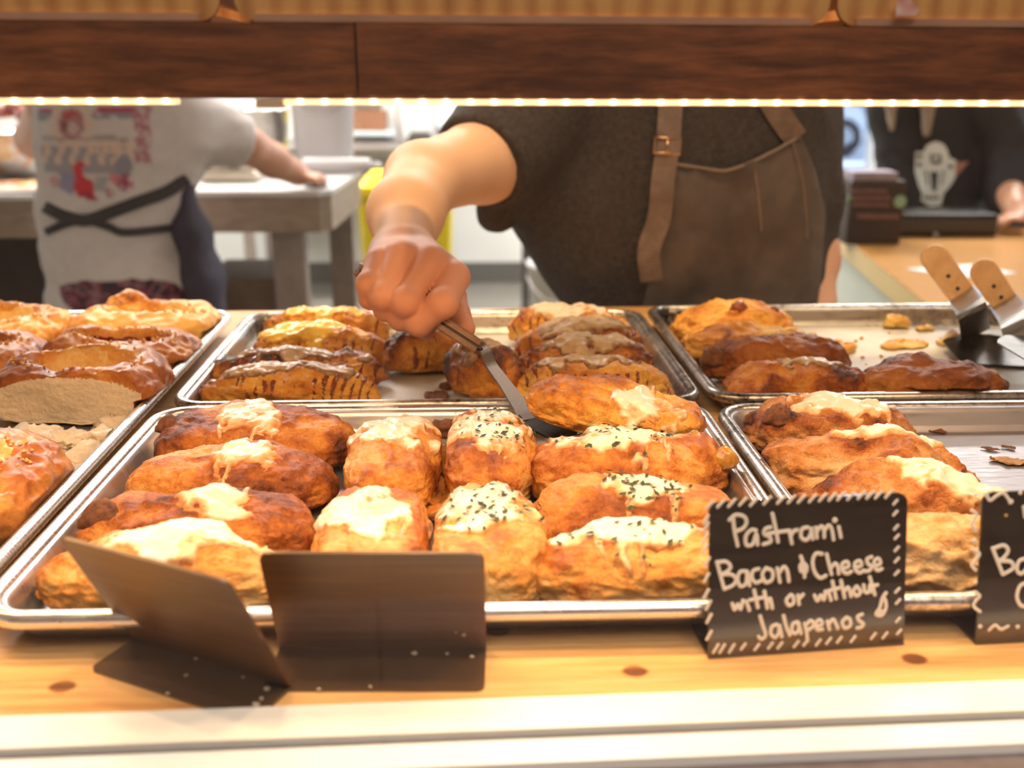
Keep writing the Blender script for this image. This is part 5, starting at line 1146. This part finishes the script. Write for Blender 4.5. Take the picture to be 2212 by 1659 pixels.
p = aty(500, 384, 2.30); dw = .155
for k in range(2):
    tag(MB().box((p[0]-.004*k, 2.32, .016+.032*k), (dw-.012*k, .12, .030), .012).out('dough_slab', M['dough'], smooth=True), ('lower' if k == 0 else 'upper')+' pale dough slab stacked on the work table', 'dough', 'dough slabs on the work table')
a, b = aty(632, 357, 2.50), aty(822, 356, 2.50); a[2] = b[2] = .0245
t = thing('rolling_pin', 'white rolling pin lying on the work table in front of the white bucket', 'rolling pin', ((a[0]+b[0])/2, 2.5, 0)); x = (b-a)/np.linalg.norm(b-a)
MB().tube([a+x*.03, a+x*.035, b-x*.035, b-x*.03], [.019, .022, .022, .019], 16).out('barrel', M['flour'], t, smooth=True)
for s, q in ((-1, a), (1, b)): MB().tube([q-x*s*.0+x*0, q-x*s*.0-x*s*.02*0+(x*.032 if s < 0 else -x*.032)], [.011, .009], 12).out('handle', M['flour'], t, smooth=True)
p = aty(697, 344, 2.42); c = (aty(700, 300, 2.68)[0], 2.68, 0)
t = thing('plastic_bucket', 'tall white plastic bucket standing on the work table', 'bucket', c); MB().lathe([(0, .001), (.083, .001), (.088, .01), (.098, .27), (.102, .275), (.102, .285), (.097, .285), (.085, .012), (0, .012)], c, 36).out('bucket_body', M['flour'], t, smooth=True)
MB().tube([(c[0]+.104*math.cos(k*PI/12), c[1]-.104*math.sin(k*PI/12), .255-.09*math.sin(k*PI/12)) for k in range(13)], .0025, 6).out('bail_handle', M['steel'], t, smooth=True)
c = aty(682, 392, 2.16); c[2] = .001; tag(MB().lathe([(0, 0), (.026, 0), (.032, .006), (.030, .007), (.025, .003), (0, .003)], c, 24).out('dough_scraper_dish', M['darkblade'], smooth=True), 'small dark round dish under the hand on the work table', 'dish')
# mixing bowl with its contents
c = (aty(35, 300, 2.35)[0], 2.35, .001)
M['bowlsteel'] = simple('bowl_steel', (.62, .58, .53), .2, .95, scale=6, var=.2); M['orange'] = simple('orange_mix', (.66, .32, .06), .5, scale=40, c2=(.82, .52, .16), bmp=.6, bdist=.01); M['ham'] = simple('pink_ham', (.66, .25, .24), .45, scale=25, c2=(.50, .12, .11), bmp=.4, bdist=.01)
tag(MB().lathe([(0, 0), (.055, 0), (.095, .03), (.118, .09), (.122, .125), (.127, .127), (.127, .130), (.119, .129), (.113, .09), (.09, .034), (.05, .006), (0, .005)], c, 40).out('mixing_bowl', M['bowlsteel'], smooth=True), 'steel mixing bowl at the left end of the work table', 'bowl')
P, f, q, nr, h, br, _ = loaf(.165, .165, .06, 401, 18, 2.2, .10, .05); tag(mesh('shredded_filling', place(P, (c[0], c[1], .052)), f, M['orange']), 'orange shredded filling in the steel mixing bowl', 'food', kind='stuff')
for k, (x, y) in enumerate(((2, 238), (38, 224), (72, 243))):
    P, f, q, nr, h, br, _ = loaf(.062, .060, .034, 410+k, 12, 2.2, .14, .10); s = aty(x, y, 2.35)
    tag(mesh('ham_slice', place(P, (s[0], 2.35-.01*k, s[2]-.020), .5*k), f, M['ham']), ('leftmost', 'middle', 'rightmost')[k]+' folded pink ham slice heaped above the mixing bowl', 'ham', 'pink ham heaped in the bowl')
def pizza():
    m, nt, b, _ = newmat('scattered_toppings'); n = noise(nt, 28, 3, .6); nt.links.new(ramp(nt, n.outputs[0], [(.38, (.80, .52, .16)), (.47, (.88, .70, .40)), (.53, (.60, .12, .07)), (.6, (.82, .42, .06)), (.68, (.85, .66, .36))]), b.inputs['Base Color']); b.inputs['Roughness'].default_value = .4; bump(nt, b, n.outputs[0], .6, .008); return m
M['pizza'] = pizza()
n = 24; v = [((-1.38+.50*i/n), 2.02+.24*j/n, .008+.008*vnoise(np.array([i*.7, j*.7, 0.]), 3)*(0 < i < n)*(0 < j < n)) for j in range(n+1) for i in range(n+1)]
tray = thing('topping_tray', 'low pale tray of orange and red toppings on the left of the work table', 'tray', (-1.13, 2.14, 0)); mesh('tray_rim', *MB().prism([(-1.40, 2.005, .0005), (-.865, 2.005, .0005), (-.865, 2.275, .0005), (-1.40, 2.275, .0005)], (0, 0, 1), .007).__dict__.values(), M['flour'], parent=tray, smooth=False)
o = mesh('toppings', v, [(j*(n+1)+i, j*(n+1)+i+1, (j+1)*(n+1)+i+1, (j+1)*(n+1)+i) for j in range(n) for i in range(n)], M['pizza'], parent=tray); o['kind'] = 'stuff'
for k, (x, w) in enumerate(((-1.62, .56), (-1.03, .54))): tbox('storage_crate', ('left', 'right')[k]+' dark crate on the shelf under the work table', 'crate', (x, 2.38, -.303), (w, .38, .36), M['dark'], .012)
M['kraft'] = simple('brown_kraft_box', (.20, .13, .085), .7, var=.35, scale=9); tbox('supply_box', 'brown supply box under the work table beside its front leg', 'box', (-.60, 2.38, -.37), (.24, .30, .225), M['kraft'], .006)
c = aty(575, 330, 2.74); c[2] = .001; tag(MB().lathe([(0, 0), (.04, 0), (.065, .04), (.075, .11), (.078, .17), (.082, .172), (.080, .175), (.073, .172), (.069, .11), (.058, .045), (0, .006)], c, 32).out('steel_bowl', M['bowlsteel'], smooth=True), 'deep grey steel bowl behind the dough slabs on the work table', 'bowl')
# yellow bin
M['yellowbin'] = simple('yellow_plastic', (.86, .66, .015), .4, var=.08, scale=3)
bx = aty(882, 480, 3.44)[0]; t = thing('waste_bin', 'tall yellow plastic waste bin behind the raised arm', 'bin', (bx, 3.44, FZ))
def frustum(mb, c, w0, d0, w1, d1, z0, z1, r=.03):
    A = [(c[0]+x, c[1]+y, z0) for x, y in rrect(w0/2, d0/2, r)]; B = [(c[0]+x, c[1]+y, z1) for x, y in rrect(w1/2, d1/2, r)]; n = len(A)
    return mb.add(A+B, [(i, (i+1) % n, n+(i+1) % n, n+i) for i in range(n)]+[tuple(range(n))[::-1], tuple(n+i for i in range(n))])
frustum(MB(), (bx, 3.44), .30, .34, .355, .40, FZ+.001, -.155).out('bin_body', M['yellowbin'], t); frustum(MB(), (bx, 3.44), .375, .42, .365, .41, -.155, -.125).out('bin_rim', M['yellowbin'], t); frustum(MB(), (bx, 3.44), .36, .405, .30, .34, -.124, -.09).out('bin_lid', M['yellowbin'], t)
# grey bench with dark scale, small shelf with box, board, cable
t = thing('steel_bench', 'grey steel bench against the back wall', 'bench', (-.55, 4.85, FZ)); bz = aty(900, 318, 4.6)[2]
MB().box((-.62, 4.88, bz-.02), (1.1, .62, .04), .004).out('bench_top', M['steel'], t)
for x in (-1.12, -.12):
    for y in (4.62, 5.14): MB().box((x, y, (FZ+bz-.04)/2), (.05, .05, bz-.04-FZ), .003).out('leg', M['leg'], t)
c = aty(908, 292, 4.75); s = thing('kitchen_scale', 'small black kitchen scale on the grey steel bench', 'scale', (c[0], 4.75, bz)); MB().box((c[0], 4.75, bz+.025), (.13, .14, .05), .012).out('scale_body', M['groove'], s); MB().box((c[0], 4.75, bz+.060), (.10, .11, .014), .004).out('weighing_plate', M['groove'], s)
w0, w1 = aty(766, 282, 5.1), aty(836, 282, 5.1)
sh = thing('wall_shelf', 'short white shelf on the back wall above the bench', 'shelf', ((w0[0]+w1[0])/2, 5.13, w0[2])); MB().box(((w0[0]+w1[0])/2-.05, 5.13, w0[2]-.012), (.36, .22, .024), .003).out('shelf_board', M['frame'], sh)
for dx in (-.14, .14): MB().box(((w0[0]+w1[0])/2-.05+dx, 5.16, w0[2]-.07), (.02, .16, .09), .003).out('bracket', M['frame'], sh)
M['boxbrown'] = simple('brown_cardboard', (.33, .15, .075), .7, var=.2, scale=12); tbox('cardboard_box', 'brown cardboard box on the short white wall shelf', 'box', ((w0[0]+w1[0])/2, 5.10, w0[2]+.055), (w1[0]-w0[0], .15, .11), M['boxbrown'])
tbox('storage_tin', 'grey tin standing on top of the brown cardboard box', 'tin', ((w0[0]+w1[0])/2-.01, 5.10, w0[2]+.165), (.15, .13, .108), M['steel'], .02)
a, b = aty(840, 150, 5.2), aty(868, 325, 5.0); tag(MB().tube([a, (a+b)/2+np.array([.01, 0, 0]), b], .012, 8).out('wall_pipe', M['leg'], smooth=True), 'thin grey pipe running down the back wall', 'pipe')
p0, p1 = aty(940, 140, 5.2), aty(1070, 273, 5.2); t = thing('notice_board', 'white notice board with a pale grey frame on the back wall', 'board', ((p0[0]+p1[0])/2, 5.23, p1[2])); M['boardwhite'] = simple('board_white', (.86, .88, .90), .4, var=.03); M['boardgrey'] = simple('board_frame', (.55, .58, .62), .4)
MB().box(((p0[0]+p1[0])/2, 5.232, (p0[2]+p1[2])/2), (p1[0]-p0[0], .012, p0[2]-p1[2])).out('board_panel', M['boardwhite'], t)
mb = MB()
for x in (p0[0], p1[0]): mb.box((x, 5.228, (p0[2]+p1[2])/2), (.022, .02, p0[2]-p1[2]+.022))
for z in (p0[2], p1[2]): mb.box(((p0[0]+p1[0])/2, 5.228, z), (p1[0]-p0[0]-.022, .02, .022))
mb.out('board_frame', M['boardgrey'], t)
# black stand and grey bucket on the floor
c = aty(1136, 600, 4.4); st = thing('pole_stand', 'black metal pole stand on the kitchen floor', 'stand', (c[0], 4.4, FZ)); MB().lathe([(0, 0), (.10, 0), (.10, .012), (.03, .03), (.022, .05), (.022, .52), (.026, .525), (0, .53)], (c[0], 4.4, FZ), 20).out('pole', M['groove'], st, smooth=True); MB().tube([(c[0]-.07, 4.4, FZ+.50), (c[0], 4.4, FZ+.53), (c[0]+.08, 4.4, FZ+.50)], .014, 8).out('hook_bar', M['groove'], st, smooth=True)
c = aty(1205, 610, 4.1); M['greyplastic'] = simple('grey_plastic', (.46, .45, .44), .4, var=.1, scale=6)
t = thing('mop_bucket', 'grey plastic bucket on the kitchen floor beside the black stand', 'bucket', (c[0], 4.1, FZ)); MB().lathe([(0, .001), (.105, .001), (.115, .02), (.145, .31), (.155, .315), (.155, .335), (.140, .335), (.10, .03), (0, .03)], (c[0], 4.1, FZ), 36).out('bucket_body', M['greyplastic'], t, smooth=True); MB().tube([(c[0]+.15*math.cos(k*PI/12), 4.1-.15*math.sin(k*PI/12), FZ+.30-.13*math.sin(k*PI/12)) for k in range(13)], .004, 6).out('bail_handle', M['steel'], t, smooth=True)
# side counter with till, box and paper
M['sidetop'] = wood('orange_laminate_top', [(.2, (.40, .17, .045)), (.5, (.58, .29, .085)), (.8, (.66, .36, .13))], rough=.25, bmp=.02); M['edgeband'] = simple('tan_edge_band', (.62, .46, .20), .4, var=.08, scale=4); M['palegreen'] = simple('pale_green_panel', (.50, .53, .45), .5, var=.05)
KZ = -.14
e0, e1_ = np.array([1.085, 2.36]), np.array([.905, 1.28]); t = thing('side_counter', 'orange topped side counter with pale green panel on the right', 'counter', (1.7, 1.8, FZ))
m = MB().prism([(e1_[0], e1_[1], KZ-.004), (3.0, 1.28, KZ-.004), (3.0, 2.36, KZ-.004), (e0[0], e0[1], KZ-.004)], (0, 0, 1), .004); m.out('counter_top', M['sidetop'], t)
m = MB().prism([(e1_[0]-.001, e1_[1]-.001, KZ-.052), (3.0, 1.279, KZ-.052), (3.0, 2.361, KZ-.052), (e0[0]-.001, e0[1]+.001, KZ-.052)], (0, 0, 1), .0475); m.out('edge_band', M['edgeband'], t)
m = MB().prism([(e1_[0]+.02, e1_[1]+.02, FZ), (2.98, 1.30, FZ), (2.98, 2.34, FZ), (e0[0]+.02, e0[1]-.02, FZ)], (0, 0, 1), KZ-.0525-FZ); m.out('cabinet_panel', M['palegreen'], t)
dr = (e0-e1_)/np.linalg.norm(e0-e1_); nn = np.array([-dr[1], dr[0]])
for k in range(5):
    q = e1_+np.array([.02, .02])+dr*.36+nn*.006; z = KZ-.125-.032*k; a = q-dr*.20; b = q+dr*.20
    MB().prism([(a[0], a[1], z), (b[0], b[1], z), (b[0]-nn[0]*.004, b[1]-nn[1]*.004, z), (a[0]-nn[0]*.004, a[1]-nn[1]*.004, z)], (0, 0, 1), .018).out('vent_slat', M['groove'], t)
M['paper'] = simple('white_paper', (.80, .79, .80), .6, var=.03)
pp = [atz(x, y, KZ+.0005) for x, y in ((1957, 581), (2105, 571), (2196, 590), (2075, 600))]
tag(MB().prism(pp, (0, 0, 1), .0008).out('paper_sheet', M['paper']), 'white paper sheet lying on the orange side counter behind the spatula handles', 'paper')
M['blackplastic'] = simple('black_till_plastic', (.022, .018, .018), .35, var=.3, scale=8)
c0, c1 = aty(1902, 525, 2.19), aty(2150, 525, 2.19); zt = aty(2000, 464, 2.19)[2]
t = thing('cash_drawer', 'low black cash drawer on the orange side counter in front of the person in black', 'till', ((c0[0]+c1[0])/2, 2.265, KZ)); MB().box(((c0[0]+c1[0])/2, 2.265, (KZ+zt)/2+.0005), (c1[0]-c0[0], .15, zt-KZ), .006).out('drawer_body', M['blackplastic'], t); MB().box(((c0[0]+c1[0])/2, 2.187, (KZ+zt)/2), (c1[0]-c0[0]-.03, .008, zt-KZ-.03), .002).out('drawer_front', M['groove'], t)
lk = aty(2020, 507, 2.182); MB().tube([lk, lk+np.array([0, -.006, 0])], .007, 12).out('lock', M['steel'], t, smooth=True)
q0, q1 = aty(1832, 484, 2.06), aty(1962, 400, 2.06); mcx = (q0[0]+q1[0])/2
t = thing('tip_box', 'dark box with pinkish lettering and green dots left of the cash drawer', 'box', (mcx, 2.12, KZ)); BW = q1[0]-q0[0]; bzt = aty(1900, 392, 2.06)[2]
MB().box((mcx, 2.12, (KZ+bzt)/2+.0005), (BW, .11, bzt-KZ), .005).out('box_body', M['dark'], t)
M['pinkink'] = simple('dull_pink_ink', (.34, .17, .14), .7, scale=120, c2=(.22, .10, .09)); M['greenink'] = simple('green_ink', (.25, .42, .30), .6)
e2 = lambda x, y: aty(1700+x/3.19, 180+y/3.19, 2.0635)
def scribble(x0, x1, y, h, name, seed):
    rg = np.random.default_rng(seed); mb = MB(); x = x0
    while x < x1:
        w = rg.uniform(10, 17); P = [e2(x, y+h*.5), e2(x+w*.25, y-h*.5), e2(x+w*.6, y+h*.4*rg.uniform(-1, 1)), e2(x+w*.9, y+h*.5)]; mb.tube(smooth_line(P, 3), .0019, 5); x += w+5
    mb.out(name, M['pinkink'], t, smooth=True)
for k, (x0, x1, y, h) in enumerate(((452, 690, 745, 22), (445, 705, 790, 26), (450, 700, 835, 22), (488, 775, 915, 30))): scribble(x0, x1, y, h, 'lettering_line', k)
for x, y, r in ((780, 815, .016), (412, 790, .010)):
    c = e2(x, y); MB().tube([c+np.array([0, .002, 0]), c-np.array([0, .0015, 0])], r, 20).out('green_dot', M['greenink'], t)
M['menu'] = simple('purple_grey_card', (.36, .30, .36), .6, var=.3, scale=30)
tbox('card_stack', 'purple grey stack of cards lying on top of the lettered box', 'card', (mcx-.01, 2.11, bzt+.012), (BW*.8, .08, .022), M['menu'], .003)
M['blackcab'] = simple('black_cabinet', (.020, .018, .020), .5, var=.3, scale=4)
t = thing('tall_cabinet', 'tall black cabinet against the back wall behind the person in black', 'cabinet', (3.1, 4.9, FZ)); MB().box((3.12, 4.95, (FZ+1.1)/2), (1.2, .5, 1.1-FZ), .01).out('cabinet_body', M['blackcab'], t); MB().box((3.12, 4.692, .3), (1.12, .016, 1.5), .004).out('cabinet_door', M['blackcab'], t)
# car beyond the window
M['carwhite'] = simple('white_car_paint', (.72, .78, .88), .25, var=.04); M['tyre'] = simple('black_tyre', (.03, .03, .035), .8); M['rimgrey'] = simple('wheel_silver', (.55, .6, .66), .3, .8); M['carglass'] = simple('dark_car_glass', (.05, .06, .08), .1)
CYR = 17.0; wc = aty(1822, 283, CYR-.85); ex = aty(1876, 240, CYR-.85)[0]; GZ = -1.07
t = thing('parked_car', 'white car parked across the street, seen through the back window', 'car', (ex-2.0, CYR, GZ))
prof = [(0, .30), (.02, .62), (.12, .82), (.9, .95), (1.55, 1.42), (2.9, 1.45), (3.7, .98), (4.2, .88), (4.3, .35), (4.2, .26), (.15, .26)]
m = MB().prism([(ex-x, CYR-.85, GZ+z) for x, z in prof], (0, 1, 0), 1.7); m.out('car_body', M['carwhite'], t)
m = MB().prism([(ex-x, CYR-.856, GZ+z) for x, z in ((1.05, .98), (1.6, 1.36), (2.85, 1.38), (3.5, 1.0))], (0, 1, 0), .004); m.out('side_window', M['carglass'], t)
for wx in (wc[0], wc[0]-2.55):
    for wy, s in ((CYR-.87, 1), (CYR+.67, 1)):
        w = MB().lathe([(.17, 0), (.30, 0), (.33, .04), (.33, .16), (.30, .2), (.17, .2)], (wx, wy, GZ+.332), 28, 'y').out('wheel', M['tyre'], t, smooth=True); MB().lathe([(0, .02), (.10, .015), (.18, .03), (.18, .15), (0, .15)], (wx, wy, GZ+.332), 24, 'y').out('hub', M['rimgrey'], w, smooth=True)

# ================================================================== light
def area(name, loc, rot, sx, sy, power, col, spread=PI):
    l = bpy.data.lights.new(name, 'AREA'); l.shape = 'RECTANGLE'; l.size = sx; l.size_y = sy; l.energy = power; l.color = col; l.spread = spread
    o = bpy.data.objects.new(name, l); COL.objects.link(o); o.location = (loc[0], loc[1], loc[2]+Z0); o.rotation_euler = rot; return o
def spot(name, loc, target, power, col, ang, size, blend=.4):
    l = bpy.data.lights.new(name, 'SPOT'); l.energy = power; l.color = col; l.spot_size = ang; l.shadow_soft_size = size; l.spot_blend = blend
    o = bpy.data.objects.new(name, l); COL.objects.link(o); o.location = (loc[0], loc[1], loc[2]+Z0); d = Vector(target)-Vector(loc); o.rotation_euler = d.to_track_quat('-Z', 'Y').to_euler(); return o
WARM = (1, .66, .34); LEDW = 2.9
for x in (-.42, .12, .66): spot('counter_spot_light', (x, .06, 1.55), (x, .35, 0), 23, WARM, 1.25, .030)
for x in (-.40, -.12, .16, .44): spot('front_spot_light', (x, -.38, 1.55), (x, -.12, 0), 40, (1, .86, .70), .40, .035, 1)
for x in (-.50, -.28, -.06, .16, .38, .60): spot('rear_fill_spot', (x, .66, 1.55), (x, .615, 0), 26, (1, .70, .36), .27, .03, .6)  # unseen warm lamps added to brighten the back rows
for a, b, k in ((-.52, -.112, 4), (-.058, .56, 6)):
    for i in range(k):
        w = (b-a)/k; c = cr(a+w*(i+.5), BY+.014); area('strip_light_glow', (c[0], c[1], ZB-.006), (0, 0, CASE), w*.8, .016, LEDW*w, (1, .60, .28))
for x in (-1.6, .4, 2.4): area('kitchen_ceiling_light', (x, 3.9, CZ-.03), (0, 0, 0), 1.2, .5, 112, (1, .97, .93))
area('kitchen_ceiling_light', (-.9, 2.3, CZ-.03), (0, 0, 0), 1.0, .4, 34, (1, .93, .86)); area('kitchen_ceiling_light', (1.6, 1.7, CZ-.03), (0, 0, 0), .8, .4, 14, (1, .90, .78))
area('shop_ceiling_light', (.3, -1.3, CZ-.03), (0, 0, 0), 1.6, .8, 26, (1, .90, .80))
o = area('window_daylight', (2.15, 5.0, .35), (0, 0, 0), .6, .9, 16, (.55, .72, 1)); o.rotation_euler = (Vector((.9, 1.2, .1))-Vector((2.15, 5.0, .35))).to_track_quat('-Z', 'Y').to_euler()
area('street_sky_light', (6, 13, 7), (0, 0, 0), 14, 12, 2600, (.72, .84, 1))
w = bpy.data.worlds.new('World'); bpy.context.scene.world = w; w.use_nodes = True; w.node_tree.nodes['Background'].inputs[0].default_value = (.75, .85, 1, 1); w.node_tree.nodes['Background'].inputs[1].default_value = .5

# ================================================================== camera
cd = bpy.data.cameras.new('Camera'); cam = bpy.data.objects.new('Camera', cd); COL.objects.link(cam)
cd.sensor_width = 36; cd.sensor_fit = 'HORIZONTAL'; cd.lens = FPX/IW*36; cd.clip_start = .02; cd.clip_end = 80
R3 = Matrix((tuple(RT), tuple(UP), tuple(-FW))).transposed().to_4x4(); cam.matrix_world = Matrix.Translation((CAM[0], CAM[1], CAM[2]+Z0)) @ R3
cd.dof.use_dof = True; cd.dof.focus_distance = .70; cd.dof.aperture_fstop = 5.2
sc = bpy.context.scene; sc.camera = cam
sc.view_settings.view_transform = 'Standard'; sc.view_settings.look = 'None'; sc.view_settings.exposure = 0
sc.cycles.use_light_tree = False; sc.cycles.adaptive_threshold = .045; sc.cycles.max_bounces = 5; sc.cycles.diffuse_bounces = 3; sc.cycles.glossy_bounces = 3; sc.cycles.transparent_max_bounces = 12; sc.cycles.sample_clamp_indirect = 4; sc.cycles.caustics_reflective = False; sc.cycles.caustics_refractive = False
